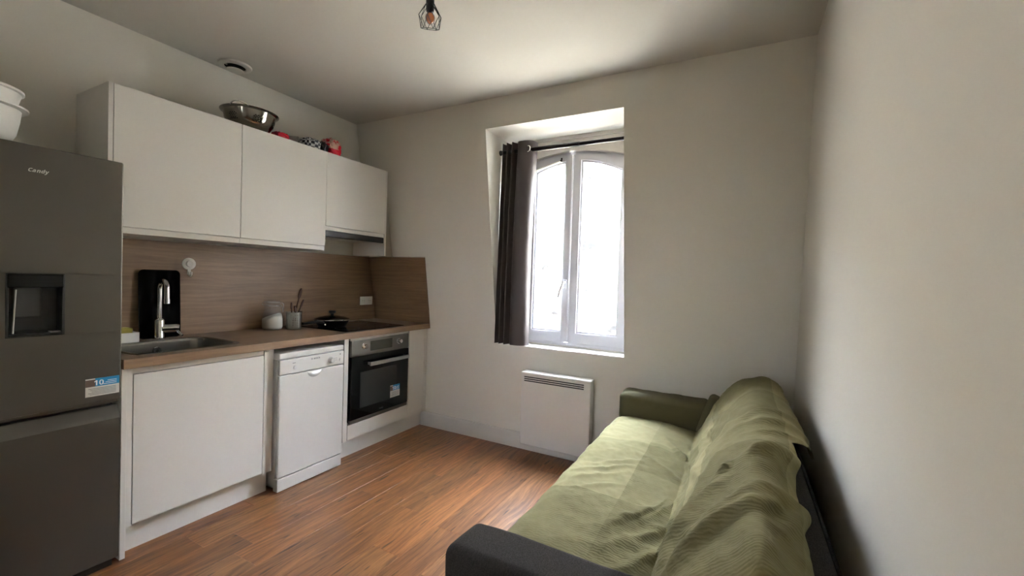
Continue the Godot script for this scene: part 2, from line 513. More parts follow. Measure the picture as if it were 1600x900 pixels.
func window() -> void:
	var cx := 1.845
	var arch_frame := func(x: float) -> float: return 2.288 - 0.42 * (x - cx) * (x - cx)
	var arch_sash := func(x: float) -> float: return 2.262 - 0.55 * (x - cx) * (x - cx)
	var arch_glass := func(x: float) -> float: return 2.222 - 0.72 * (x - cx) * (x - cx)
	var b := mb()
	# outer frame with arched head
	b.bb(v3(1.30, 0.79, -0.24), v3(1.468, 2.40, -0.155), 0.003)
	b.bb(v3(2.288, 0.79, -0.24), v3(2.314, 2.40, -0.155), 0.003)
	b.bb(v3(1.468, 0.79, -0.24), v3(2.288, 0.828, -0.150), 0.004)
	strip(b, 1.468, 2.288, arch_sash, func(_x: float) -> float: return 2.40, -0.24, -0.165)
	var w := struct("window_1", b, M.pvc)
	w.set_meta("label", "white two-leaf window with arched panes set in the leaning wall")
	# flat head above the arch
	b = mb()
	strip(b, 1.30, 2.314, arch_frame, func(_x: float) -> float: return 2.345, -0.165, -0.125)
	b.bb(v3(1.30, 2.345, -0.165), v3(2.314, 2.372, -0.118), 0.004)
	b.bb(v3(1.30, 2.372, -0.165), v3(2.314, 2.40, -0.108), 0.006, 2)
	put("head_panel", b, M.trim, w)
	b = mb(); b.bb(v3(1.30, 0.79, -0.15), v3(2.314, 0.7925, 0.0), 0.001); b.bb(v3(1.30, 0.792, -0.15), v3(2.314, 0.803, -0.138), 0.003)
	put("window_sill", b, M.trim, w)
	for s in [[1.468, 1.812, 1.533, 1.785], [1.845, 2.288, 1.905, 2.222]]:
		b = mb()
		var flat_lo := func(_x: float) -> float: return 0.828
		var rail_hi := func(_x: float) -> float: return 0.905
		strip(b, s[0], s[2], flat_lo, arch_sash, -0.20, -0.145, 6)
		strip(b, s[3], s[1], flat_lo, arch_sash, -0.20, -0.145, 6)
		strip(b, s[2], s[3], flat_lo, rail_hi, -0.20, -0.145, 2)
		strip(b, s[2], s[3], arch_glass, arch_sash, -0.20, -0.145, 14)
		var sash := put("sash", b, M.pvc, w)
		b = mb()   # glazing bead
		var e := 0.014
		strip(b, s[2], s[2] + e, rail_hi, arch_glass, -0.185, -0.160, 4)
		strip(b, s[3] - e, s[3], rail_hi, arch_glass, -0.185, -0.160, 4)
		strip(b, s[2] + e, s[3] - e, rail_hi, func(_x: float) -> float: return 0.905 + e, -0.185, -0.160, 2)
		strip(b, s[2] + e, s[3] - e, func(x: float) -> float: return arch_glass.call(x) - e, arch_glass, -0.185, -0.160, 14)
		put("glazing_bead", b, M.pvc, sash)
		b = mb()
		strip(b, s[2] + 0.004, s[3] - 0.004, func(_x: float) -> float: return 0.909, func(x: float) -> float: return arch_glass.call(x) - 0.004, -0.180, -0.176, 14)
		put("pane", b, M.glass, sash)
	b = mb()
	var cov := PackedVector2Array([Vector2(1.790, -0.146), Vector2(1.790, -0.128), Vector2(1.797, -0.122), Vector2(1.842, -0.122), Vector2(1.849, -0.128), Vector2(1.849, -0.146)])
	b.prism(cov, "y", 0.835, 2.255)
	put("centre_cover", b, M.pvc, w)
	# handle: plate and turned-down lever
	b = mb()
	b.box(v3(1.820, 1.275, -0.115), v3(0.026, 0.075, 0.014), 0.005, 2)
	b.tube([v3(1.820, 1.290, -0.112), v3(1.820, 1.290, -0.075)], 0.010, 12)
	b.tube([v3(1.822, 1.295, -0.072), v3(1.815, 1.270, -0.066), v3(1.797, 1.225, -0.066), v3(1.785, 1.175, -0.070)], 0.0095, 12)
	put("handle", b, M.pvc, w)
	# short net-curtain rod on the left leaf
	var t := thing("net_curtain_rod", "short white net curtain rod on the left window leaf, no curtain on it", "curtain rod", v3(1.63, 2.17, -0.135))
	b = mb(); b.tube([v3(1.475, 2.150, -0.132), v3(1.752, 2.222, -0.132)], 0.006, 10); put("tube", b, mat(rgb(240, 236, 226), 0.3), t)
	b = mb(); b.tube([v3(1.748, 2.221, -0.145), v3(1.748, 2.221, -0.126)], 0.007, 10); b.box(v3(1.748, 2.232, -0.142), v3(0.012, 0.03, 0.006), 0.002)
	put("hook", b, M.gap, t)
	# black curtain rod between the reveals
	t = thing("curtain_rod", "black curtain rod across the top of the window recess", "curtain rod", v3(1.8, 2.285, 0.03))
	b = mb(); b.tube([v3(1.302, 2.283, 0.03), v3(1.95, 2.281, 0.03)], 0.0165, 16); put("outer_tube", b, M.rod, t)
	b = mb(); b.tube([v3(1.93, 2.281, 0.03), v3(2.312, 2.280, 0.03)], 0.0140, 16); put("inner_tube", b, M.rod, t)
	b = mb(); b.tube([v3(1.301, 2.283, 0.03), v3(1.309, 2.283, 0.03)], 0.02, 16); put("end_cap", b, M.rod, t)
	b = mb(); b.tube([v3(2.305, 2.280, 0.03), v3(2.313, 2.280, 0.03)], 0.02, 16); put("end_cap", b, M.rod, t)
	# eyelet curtain pushed to the left
	t = thing("curtain", "dark grey eyelet curtain bunched at the left side of the window", "curtain", v3(1.46, 0.797, 0.03))
	var cv := Curve3D.new()
	var key := [v3(1.335, 0, 0.055), v3(1.352, 0, -0.005), v3(1.375, 0, 0.062), v3(1.395, 0, -0.006), v3(1.422, 0, 0.066), v3(1.447, 0, 0.012), v3(1.475, 0, 0.060), v3(1.53, 0, 0.062), v3(1.585, 0, 0.035), v3(1.600, 0, -0.02)]
	for i in key.size():
		var tan_: Vector3 = (key[mini(i + 1, key.size() - 1)] - key[maxi(i - 1, 0)]) * 0.19
		cv.add_point(key[i], -tan_, tan_)
	var nn := noise(3.0, 12, 3)
	for side in [1.0, -1.0]:
		pass
	var L := cv.get_baked_length()
	var rows := []; var uvs := []; var back := []
	for i in 41:
		var ty := i / 40.0
		var y := lerpf(2.347, 0.797, ty)
		var r := PackedVector3Array(); var uu := []; var bk := PackedVector3Array()
		for j in 97:
			var s := j / 96.0
			var p := cv.sample_baked(L * s, true)
			var spread := 1.0 - 0.06 * sin(ty * PI)
			p.x = 1.335 + (p.x - 1.335) * spread - 0.022 * ty
			p.z = 0.03 + (p.z - 0.03) * (1.0 + 0.05 * sin(ty * 4.0)) + 0.004 * nn.get_noise_2d(s * 1.2, ty * 2.0)
			p.y = y
			p.x = maxf(p.x, 1.304)
			r.append(p); bk.append(p + v3(0, 0, -0.0015)); uu.append(Vector2(s, ty))
		rows.append(r); uvs.append(uu); back.append(bk)
	b = mb(); b.sheet(rows, uvs, false); b.sheet(back, uvs, true)
	put("cloth", b, M.curtain, t)
	for gx in [[1.553, 0.052], [1.448, 0.014], [1.397, 0.004]]:
		b = mb(v3(gx[0], 2.285, gx[1]), Basis(Vector3(0, 1, 0), -0.35) * Basis(Vector3(1, 0, 0), PI / 2))
		var ring := PackedVector3Array()
		for k in 28: ring.append(v3(0.0215 * cos(TAU * k / 28), 0, 0.0215 * sin(TAU * k / 28)))
		b.tube(ring, 0.0048, 8, true)
		put("eyelet", b, M.chrome, t)

# ---------------------------------------------------------------- fitted kitchen
func kitchen() -> void:
	var b: MB
	# wall units
	var zs := [[1.4675, 2.0545], [0.8775, 1.4645]]
	var nm := ["large white handleless wall unit nearest the fridge", "white handleless wall unit in the middle of the row"]
	for i in 2:
		var t := thing("wall_cabinet", nm[i], "cabinet", v3(0.17, 1.465, (zs[i][0] + zs[i][1]) / 2), "white wall units above the worktop")
		b = mb(); b.bb(v3(0.001, 1.465, zs[i][0] - 0.001), v3(0.348, 2.165, zs[i][1] + 0.001), 0.001)
		put("body", b, M.carcass, t)
		b = mb(); b.bb(v3(0.350, 1.497, zs[i][0]), v3(0.370, 2.165, zs[i][1]), 0.0015)
		put("door", b, M.white, t)
		b = mb(); b.bb(v3(0.348, 1.465, zs[i][0] - 0.001), v3(0.360, 1.493, zs[i][1] + 0.001), 0.001)
		put("bottom_rail", b, M.white, t)
	var t2 := thing("wall_cabinet", "short white wall unit above the cooker hood", "cabinet", v3(0.17, 1.61, 0.585), "white wall units above the worktop")
	b = mb(); b.bb(v3(0.001, 1.612, 0.301), v3(0.348, 2.165, 0.876), 0.001); put("body", b, M.carcass, t2)
	b = mb(); b.bb(v3(0.350, 1.642, 0.3015), v3(0.370, 2.165, 0.8745), 0.0015); put("door", b, M.white, t2)
	b = mb(); b.bb(v3(0.348, 1.612, 0.301), v3(0.360, 1.638, 0.876), 0.001); put("bottom_rail", b, M.white, t2)
	b = mb(); b.bb(v3(0.001, 1.462, 0.284), v3(0.370, 2.165, 0.299), 0.001)
	tag(put("end_panel", b, M.white), "thin white upright panel at the right end of the wall units", "panel")
	b = mb(); b.bb(v3(0.001, 1.465, 2.0575), v3(0.370, 2.165, 2.075), 0.001)
	tag(put("end_panel", b, M.white), "thin white upright panel at the left end of the wall units, above fridge", "panel")
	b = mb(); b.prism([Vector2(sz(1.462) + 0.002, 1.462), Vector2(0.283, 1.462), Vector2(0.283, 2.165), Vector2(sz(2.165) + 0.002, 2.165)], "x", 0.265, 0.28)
	tag(put("filler_panel", b, mat(rgb(150, 144, 132), 0.7)), "wedge shaped filler toned grey between wall units and leaning wall", "panel")  # filler toned darker than the white panels beside it
	# hood
	var hd := thing("cooker_hood", "slim black cooker hood under the short wall unit", "hood", v3(0.18, 1.565, 0.587))
	b = mb(); b.bb(v3(0.03, 1.575, 0.303), v3(0.335, 1.611, 0.874), 0.003); put("body", b, M.black, hd)
	b = mb(); b.bb(v3(0.335, 1.566, 0.302), v3(0.364, 1.611, 0.875), 0.004); put("visor", b, mat(rgb(24, 23, 24), 0.25), hd)
	for k in 2:
		b = mb(); b.bb(v3(0.06, 1.571, 0.33 + k * 0.265), v3(0.31, 1.576, 0.58 + k * 0.265), 0.002); put("filter", b, M.steel, hd)
	# worktop with a hole for the sink
	b = mb()
	var ZB := 2.106
	var hx0 := 0.155; var hx1 := 0.555; var hz0 := 1.555; var hz1 := 2.025
	b.bb(v3(0.001, 0.855, 0.003), v3(0.012, 0.897, ZB), 0.0)
	b.bb(v3(0.012, 0.855, 0.02), v3(hx0, 0.897, ZB), 0.0)
	b.bb(v3(hx0, 0.855, 0.02), v3(hx1, 0.897, hz0), 0.0)
	b.bb(v3(hx0, 0.855, hz1), v3(hx1, 0.897, ZB), 0.0)
	b.bb(v3(hx1, 0.855, 0.02), v3(0.645, 0.897, ZB), 0.0)
	b.bb(v3(0.012, 0.855, 0.003), v3(0.645, 0.897, 0.02), 0.0)
	tag(put("worktop", b, M.oak), "brown oak laminate worktop running along the left wall", "worktop")
	b = mb()
	var sp_: Array = bend(0.898, 1.46)
	for i in sp_.size(): sp_[i] += Vector2(0.0015, 0)
	b.prism(PackedVector2Array(sp_ + [Vector2(2.10, 1.46), Vector2(2.10, 0.898)]), "x", 0.001, 0.012)
	tag(put("splashback", b, M.oak), "long oak laminate splashback behind the sink and hob", "splashback")
	# return on the leaning wall
	b = mb()
	var th := 0.010
	var rp := PackedVector2Array()
	for q in bend(0.898, 1.46): rp.append(q + Vector2(0.001, 0))
	var rev := bend(0.898, 1.46); rev.reverse()
	for q in rev: rp.append(q + Vector2(0.001 + th, 0))
	b.prism(rp, "x", 0.013, 0.645, true)
	tag(put("side_splashback", b, M.oak), "short oak laminate splashback on the leaning wall right of the hob", "splashback")
	b = mb()
	b.prism([Vector2(sz(1.46), 1.4602), Vector2(sz(1.46) + 0.013, 1.4602), Vector2(sz(1.46) + 0.006, 1.465), Vector2(sz(1.46) + 0.001, 1.466)], "x", 0.013, 0.646)
	tag(put("silicone_bead", b, M.trim), "white silicone bead along the top of the side splashback", "sealant")
	# base units
	var t := thing("sink_cabinet", "white handleless base unit under the sink beside the fridge", "cabinet", v3(0.3, 0, 1.75))
	b = mb(); b.bb(v3(0.02, 0.132, 1.440), v3(0.05, 0.853, 2.082), 0.001); b.bb(v3(0.05, 0.132, 1.440), v3(0.588, 0.15, 2.082), 0.001)
	b.bb(v3(0.05, 0.15, 1.440), v3(0.588, 0.853, 1.456), 0.001); b.bb(v3(0.05, 0.15, 2.064), v3(0.588, 0.853, 2.082), 0.001)
	put("body", b, M.carcass, t)
	b = mb(); b.bb(v3(0.590, 0.138, 1.459), v3(0.610, 0.820, 2.058), 0.0015); put("door", b, M.white, t)
	b = mb(); b.bb(v3(0.588, 0.823, 1.459), v3(0.606, 0.853, 2.060), 0.001); put("top_rail", b, M.white, t)
	b = mb(); b.bb(v3(0.588, 0.132, 2.060), v3(0.608, 0.853, 2.082), 0.001); put("stile", b, M.white, t)
	b = mb(); b.bb(v3(0.575, 0.132, 1.402), v3(0.610, 0.853, 1.456), 0.001); put("stile", b, M.white, t)
	b = mb(); b.bb(v3(0.606, 0.838, 1.435), v3(0.614, 0.852, 1.452), 0.002); put("clip", b, M.steel, t)
	b = mb(); b.bb(v3(0.546, 0.001, 1.400), v3(0.560, 0.131, 2.082), 0.001); put("plinth", b, M.white, t)
	b = mb(); b.bb(v3(0.02, 0.001, 2.084), v3(0.618, 0.854, 2.104), 0.0015)
	tag(put("end_panel", b, M.white), "tall white end panel between fridge and sink cabinet reaching the floor", "panel")
	t = thing("oven_cabinet", "white oven housing with low drawer front and plinth", "cabinet", v3(0.3, 0, 0.5))
	b = mb(); b.bb(v3(0.575, 0.132, 0.857), v3(0.610, 0.853, 0.893), 0.001); put("stile", b, M.white, t)
	b = mb(); b.bb(v3(0.590, 0.134, 0.2385), v3(0.610, 0.238, 0.8525), 0.0015); put("drawer_front", b, M.white, t)
	b = mb(); b.bb(v3(0.590, 0.132, 0.049), v3(0.610, 0.853, 0.2335), 0.0015); put("filler_door", b, M.white, t)
	b = mb(); b.bb(v3(0.588, 0.132, 0.003), v3(0.608, 0.853, 0.044), 0.001); put("stile", b, M.white, t)
	b = mb(); b.bb(v3(0.30, 0.132, 0.836), v3(0.586, 0.853, 0.857), 0.001); b.bb(v3(0.30, 0.132, 0.235), v3(0.586, 0.853, 0.250), 0.001); b.bb(v3(0.30, 0.132, 0.25), v3(0.586, 0.15, 0.836), 0.001)
	put("body", b, M.carcass, t)
	b = mb(); b.bb(v3(0.546, 0.001, 0.003), v3(0.560, 0.131, 0.893), 0.001); put("plinth", b, M.white, t)
	b = mb(); b.bb(v3(0.606, 0.832, 0.25), v3(0.609, 0.853, 0.842), 0.0005); put("top_rail", b, M.white, t)
	# sink
	t = thing("sink", "inset stainless steel sink bowl in the worktop beside the fridge", "sink", v3(0.35, 0.73, 1.79))
	b = mb()
	var rim := func(x0: float, x1: float, z0: float, z1: float, r: float, y: float) -> PackedVector3Array:
		var l := PackedVector3Array()
		for q in 4:
			var cxz: Vector2 = [Vector2(x1 - r, z1 - r), Vector2(x0 + r, z1 - r), Vector2(x0 + r, z0 + r), Vector2(x1 - r, z0 + r)][q]
			for k in 9:
				var a := PI / 2 * q + PI / 2 * k / 8.0
				l.append(v3(cxz.x + r * cos(a), y, cxz.y + r * sin(a)))
		l.append(l[0])
		return l
	var loops := [[-0.017, 0.8972, 0.075], [-0.016, 0.8995, 0.075], [0.0, 0.900, 0.07], [0.006, 0.897, 0.066], [0.009, 0.885, 0.064], [0.016, 0.80, 0.06], [0.022, 0.765, 0.056], [0.034, 0.748, 0.05], [0.06, 0.742, 0.04], [0.17, 0.739, 0.02]]
	var rows := []; var uvs := []
	for l in loops:
		var q: PackedVector3Array = rim.call(hx0 + 0.004 + l[0], hx1 - 0.004 - l[0], hz0 + 0.004 + l[0], hz1 - 0.004 - l[0], l[2], l[1])
		rows.append(q)
		var uu := []; uu.resize(q.size()); uu.fill(Vector2.ZERO); uvs.append(uu)
	b.sheet(rows, uvs, true)
	b.bb(v3(hx0 + 0.17, 0.7375, hz0 + 0.17), v3(hx1 - 0.17, 0.7395, hz1 - 0.17), 0.0)
	put("bowl", b, M.sink, t)
	b = mb(v3(0.173, 0.845, 1.79), Basis(Vector3(0, 0, 1), -PI / 2)); b.lathe([Vector2(0.0, 0.004), Vector2(0.009, 0.004), Vector2(0.010, 0.0), Vector2(0.020, 0.003), Vector2(0.022, 0.0)], 24)
	put("overflow", b, M.chrome, t)
	b = mb(v3(0.172, 0.845, 1.79), Basis(Vector3(0, 0, 1), -PI / 2)); b.lathe([Vector2(0.017, 0.001), Vector2(0.017, 0.0035), Vector2(0.010, 0.0035)], 24)
	put("overflow_slot", b, M.gap, t)
	b = mb(v3(0.355, 0.7398, 1.79)); b.lathe([Vector2(0.045, 0.0), Vector2(0.043, 0.003), Vector2(0.03, 0.001), Vector2(0.0, 0.0015)], 28); put("drain", b, M.chrome, t)
	# tap
	t = thing("tap", "chrome swan neck mixer tap behind the sink", "tap", v3(0.085, 0.897, 1.745))
	b = mb(v3(0.085, 0.8975, 1.745)); b.lathe([Vector2(0.030, 0.0), Vector2(0.030, 0.006), Vector2(0.0265, 0.010), Vector2(0.025, 0.012), Vector2(0.025, 0.105), Vector2(0.022, 0.113), Vector2(0.0135, 0.120), Vector2(0.0, 0.12)], 28)
	put("tap_body", b, M.chrome, t)
	b = mb()
	var sp := PackedVector3Array()
	sp.append(v3(0.085, 1.01, 1.745)); sp.append(v3(0.085, 1.18, 1.745))
	for k in range(1, 15):
		var a := PI * k / 14.0 * 1.0
		sp.append(v3(0.131 - 0.046 * cos(a), 1.18 + 0.05 * sin(a), 1.745 + 0.004 * k / 14.0))
	sp.append(v3(0.178, 1.13, 1.749))
	b.tube(sp, 0.0125, 16); put("spout", b, M.chrome, t)
	b = mb(); b.tube([v3(0.178, 1.13, 1.749), v3(0.178, 1.105, 1.749)], 0.0145, 16); put("nozzle", b, M.chrome, t)
	b = mb(); b.tube([v3(0.088, 0.958, 1.735), v3(0.10, 0.958, 1.680), v3(0.103, 0.957, 1.668), v3(0.105, 0.955, 1.660)], 0.027, 20, false, 0.022)
	put("mixer_arm", b, M.chrome, t)
	b = mb(); b.tube([v3(0.112, 0.945, 1.672), v3(0.135, 0.925, 1.662), v3(0.150, 0.916, 1.658)], 0.008, 10, false, 0.006)
	put("lever", b, M.chrome, t)

func appliances() -> void:
	var b: MB
	var FX := Basis(Vector3(0, 0, -1), Vector3(0, 1, 0), Vector3(1, 0, 0))   # lettering that faces +x
	# fridge
	var t := thing("fridge_freezer", "tall dark steel fridge freezer with a water dispenser in its door", "fridge", v3(0.36, 0, 2.42))
	var z0 := 2.122; var z1 := 2.72
	b = mb(); b.bb(v3(0.06, 0.03, z0 + 0.004), v3(0.600, 1.742, z1 - 0.004), 0.006); b.bb(v3(0.1, 0.001, z0 + 0.03), v3(0.56, 0.031, z1 - 0.03), 0.0)
	put("body", b, M.fridgeside, t)
	b = mb()   # upper door round the dispenser opening
	var dz0 := 2.299; var dz1 := 2.451; var dy0 := 1.031; var dy1 := 1.266
	b.bb(v3(0.607, dy1, z0), v3(0.660, 1.745, z1), 0.004)
	b.bb(v3(0.607, 0.735, z0), v3(0.660, dy0, z1), 0.004)
	b.bb(v3(0.607, dy0 - 0.005, z0), v3(0.660, dy1 + 0.005, dz0), 0.004)
	b.bb(v3(0.607, dy0 - 0.005, dz1), v3(0.660, dy1 + 0.005, z1), 0.004)
	var up := put("upper_door", b, M.fridge, t)
	b = mb(); b.bb(v3(0.606, 0.720, z0), v3(0.645, 0.742, z1), 0.006, 2); put("grip_edge", b, M.fridge, up)
	b = mb(); b.bb(v3(0.640, 0.745, z0 - 0.0012), v3(0.6585, 1.74, z0 + 0.0004), 0.0004); put("edge_trim", b, M.chrome, up)
	b = mb()
	b.prism([Vector2(0.607, 0.045), Vector2(0.656, 0.045), Vector2(0.660, 0.049), Vector2(0.660, 0.655), Vector2(0.652, 0.668), Vector2(0.625, 0.705), Vector2(0.607, 0.708)], "z", z0, z1)
	put("lower_door", b, M.fridge, t)
	b = mb(); b.bb(v3(0.58, 0.003, z0 + 0.01), v3(0.63, 0.041, z1 - 0.01), 0.004); put("kick_plate", b, M.black, t)
	# dispenser
	var d := put("dispenser_frame", disp_frame(dz0, dz1, dy0, dy1), M.black, t)
	b = mb(); b.bb(v3(0.655, dy1 - 0.052, dz0 + 0.002), v3(0.663, dy1 - 0.002, dz1 - 0.002), 0.003); put("control_strip", b, M.blackgloss, d)
	b = mb(); b.bb(v3(0.6135, 1.10, 2.352), v3(0.622, dy1 - 0.054, 2.425), 0.004); put("paddle", b, mat(rgb(58, 58, 58), 0.35), d)
	b = mb(); b.bb(v3(0.6135, 1.05, 2.335), v3(0.618, 1.125, 2.435), 0.002); put("back_plate", b, M.black, d)
	b = mb(); b.tube([v3(0.64, dy0 + 0.012, 2.430), v3(0.645, dy1 - 0.06, 2.424)], 0.0028, 8); put("side_rail", b, M.steel, d)
	b = mb(); b.bb(v3(0.625, dy0 + 0.010, 2.306), v3(0.652, dy0 + 0.014, 2.335), 0.001); put("drip_edge", b, M.steel, d)
	words("Candy", 0.0138, v3(0.6602, 1.652, 2.372), FX * Basis(Vector3(1, 0, 0), Vector3(0.25, 1, 0), Vector3(0, 0, 1)), M.lettersilver, t, true)
	sticker(t, v3(0.6604, 0.801, 2.181), 0.108, 0.074)
	# dishwasher
	var dw := thing("dishwasher", "slim white freestanding dishwasher between sink cabinet and oven", "dishwasher", v3(0.35, 0, 1.164))
	var a0 := 0.935; var a1 := 1.393
	b = mb(); b.bb(v3(0.06, 0.03, a0 + 0.002), v3(0.625, 0.785, a1 - 0.002), 0.003); b.bb(v3(0.10, 0.002, a0 + 0.03), v3(0.60, 0.03, a1 - 0.03), 0.0)
	put("body", b, M.appliance, dw)
	b = mb(); b.bb(v3(0.06, 0.789, a0), v3(0.652, 0.823, a1), 0.006, 2); put("lid", b, M.appliance, dw)
	b = mb(); b.bb(v3(0.634, 0.088, a0), v3(0.655, 0.692, a1), 0.006, 2); put("door", b, M.appliance, dw)
	b = mb(); b.bb(v3(0.634, 0.696, a0), v3(0.655, 0.785, a1), 0.006, 2); var cp := put("control_panel", b, M.appliance, dw)
	b = mb(); b.bb(v3(0.610, 0.006, a0), v3(0.652, 0.082, a1), 0.005, 2); put("kick_plate", b, M.appliance, dw)
	b = mb(v3(0.655, 0.737, 1.040), Basis(Vector3(0, 0, 1), -PI / 2)); b.lathe([Vector2(0.022, 0.0), Vector2(0.021, 0.004), Vector2(0.0185, 0.006), Vector2(0.017, 0.022), Vector2(0.015, 0.025), Vector2(0.0, 0.025)], 28); put("dial", b, mat(rgb(205, 205, 203), 0.25), cp)
	b = mb(v3(0.655, 0.730, 1.295), Basis(Vector3(0, 0, 1), -PI / 2)); b.lathe([Vector2(0.0125, 0.0), Vector2(0.012, 0.003), Vector2(0.010, 0.004), Vector2(0.0, 0.0035)], 24); put("power_button", b, mat(rgb(215, 215, 214), 0.2), cp)
	b = mb(v3(0.655, 0.730, 0.966), Basis(Vector3(0, 0, 1), -PI / 2)); b.lathe([Vector2(0.0085, 0.0), Vector2(0.008, 0.003), Vector2(0.0, 0.003)], 20); put("start_button", b, mat(rgb(215, 215, 214), 0.2), cp)
	b = mb(v3(0.655, 0.766, 0.966), Basis(Vector3(0, 0, 1), -PI / 2)); b.lathe([Vector2(0.004, 0.0), Vector2(0.004, 0.001), Vector2(0.0, 0.001)], 12); put("light_mark", b, M.lettergrey, cp)
	for k in 4:
		b = mb(); b.bb(v3(0.6548, 0.730 + (k % 2) * 0.012, 0.990 + (k / 2) * 0.014), v3(0.6554, 0.732 + (k % 2) * 0.012, 1.000 + (k / 2) * 0.014), 0.0); put("printed_mark", b, M.lettergrey, cp)
	b = mb(); b.bb(v3(0.6548, 0.757, 1.292), v3(0.6554, 0.760, 1.312), 0.0); put("printed_mark", b, M.lettergrey, cp)
	var bo := words("BOSCH", 0.0105, v3(0.6551, 0.765, 1.145), FX, M.lettergrey, cp, true)
	bo.name = "lettering"
	b = mb(v3(0.6551, 0.7655, 1.180), Basis(Vector3(0, 0, 1), -PI / 2))
	var ring := PackedVector3Array()
	for k in 20: ring.append(v3(0.0052 * cos(TAU * k / 20), 0, 0.0052 * sin(TAU * k / 20)))
	b.tube(ring, 0.0006, 6, true); b.box(v3(0, 0, 0), v3(0.0008, 0.0008, 0.005), 0.0); b.box(v3(0, 0, 0.002), v3(0.006, 0.0008, 0.001), 0.0); b.box(v3(0, 0, -0.002), v3(0.006, 0.0008, 0.001), 0.0)
	put("emblem", b, M.lettergrey, cp)
	# scooped grip under the control panel
	b = mb()
	var rows := []; var uvs := []
	for i in 9:
		var r := PackedVector3Array(); var uu := []
		for j in 17:
			var sx := -1.0 + j / 8.0
			var fy := i / 8.0
			var dep := 0.012 * (1.0 - pow(absf(sx), 3.0)) * sin(PI * clampf(fy, 0, 1))
			r.append(v3(0.6555 + dep, 0.692 - 0.042 * fy * sqrt(maxf(0.0, 1.0 - sx * sx * 0.96)), 1.160 + sx * 0.052))
			uu.append(Vector2.ZERO)
		rows.append(r); uvs.append(uu)
	b.sheet(rows, uvs, false)
	put("grip", b, mat(rgb(226, 226, 225), 0.12), dw)
	# oven
	var ov := thing("oven", "built-in steel and black glass oven under the hob", "oven", v3(0.35, 0.24, 0.545))
	var o0 := 0.253; var o1 := 0.838
	b = mb(); b.bb(v3(0.06, 0.245, o0 + 0.012), v3(0.596, 0.83, o1 - 0.012), 0.002); put("body", b, M.black, ov)
	b = mb(); b.bb(v3(0.598, 0.717, o0), v3(0.617, 0.831, o1), 0.002); var op := put("control_panel", b, M.ovensteel, ov)
	b = mb(); b.bb(v3(0.6165, 0.742, 0.440), v3(0.6180, 0.814, 0.664), 0.0006); put("display", b, mat(rgb(58, 60, 52), 0.12, 0.3), op)
	for kz in [0.724, 0.368]:
		b = mb(v3(0.617, 0.783, kz), Basis(Vector3(0, 0, 1), -PI / 2)); b.lathe([Vector2(0.023, 0.0), Vector2(0.022, 0.003), Vector2(0.018, 0.004), Vector2(0.0165, 0.026), Vector2(0.014, 0.029), Vector2(0.0, 0.029)], 28)
		put("knob", b, M.chrome, op)
	b = mb(); b.bb(v3(0.598, 0.268, o0), v3(0.620, 0.714, o1), 0.003); var od := put("oven_door", b, M.blackgloss, ov)
	b = mb(); b.bb(v3(0.6196, 0.340, 0.385), v3(0.6206, 0.600, 0.756), 0.0004); put("window", b, M.ovenglass, od)
	b = mb(); b.bb(v3(0.648, 0.640, 0.288), v3(0.664, 0.668, 0.700), 0.005, 2); var hdl := put("handle", b, M.steel, od)
	for kz in [0.31, 0.68]:
		b = mb(); b.bb(v3(0.618, 0.645, kz - 0.008), v3(0.652, 0.663, kz + 0.008), 0.003); put("handle_post", b, M.steel, hdl)
	b = mb(); b.bb(v3(0.598, 0.242, o0), v3(0.616, 0.265, o1), 0.002); put("bottom_trim", b, M.ovensteel, ov)
	words("Candy", 0.011, v3(0.6203, 0.292, 0.545), FX, M.lettergrey, od)
	sticker(ov, v3(0.6212, 0.393, 0.400), 0.105, 0.095)
	# hob
	var hb := thing("induction_hob", "black glass hob set in the worktop above the oven", "hob", v3(0.36, 0.897, 0.59))
	b = mb(); b.bb(v3(0.095, 0.8975, 0.30), v3(0.605, 0.903, 0.88), 0.002); put("glass_plate", b, M.blackgloss, hb)
	for c in [[0.22, 0.44], [0.22, 0.74], [0.46, 0.74], [0.46, 0.44]]:
		b = mb()
		var rg := PackedVector3Array()
		for k in 40: rg.append(v3(c[0] + 0.085 * cos(TAU * k / 40), 0.9031, c[1] + 0.085 * sin(TAU * k / 40)))
		b.tube(rg, 0.0006, 4, true)
		put("zone_ring", b, M.print, hb)
	# radiator
	var rd := thing("electric_radiator", "white electric panel radiator on the wall below the window", "radiator", v3(1.85, 0.07, 0.06))
	b = mb(); b.bb(v3(1.582, 0.072, 0.022), v3(2.118, 0.612, 0.100), 0.010, 3); put("body", b, mat(Color(0.86, 0.85, 0.83), 0.4), rd)
	b = mb(); b.bb(v3(1.582, 0.600, 0.020), v3(2.118, 0.618, 0.104), 0.007, 3); put("top_cap", b, mat(Color(0.88, 0.87, 0.85), 0.4), rd)
	for k in 3:
		b = mb(); b.bb(v3(1.607, 0.578 - k * 0.0145, 0.0965), v3(2.068, 0.587 - k * 0.0145, 0.1008), 0.0003); put("air_slot", b, M.gap, rd)
		b = mb(); b.bb(v3(1.607, 0.5865 - k * 0.0145, 0.0985), v3(2.068, 0.5895 - k * 0.0145, 0.1035), 0.0008); put("slat", b, mat(Color(0.84, 0.83, 0.81), 0.4), rd)
	for bx in [1.70, 1.96]:
		b = mb(); b.bb(v3(bx, 0.15, 0.001), v3(bx + 0.04, 0.5, 0.023), 0.001); put("wall_mount", b, M.steel, rd)

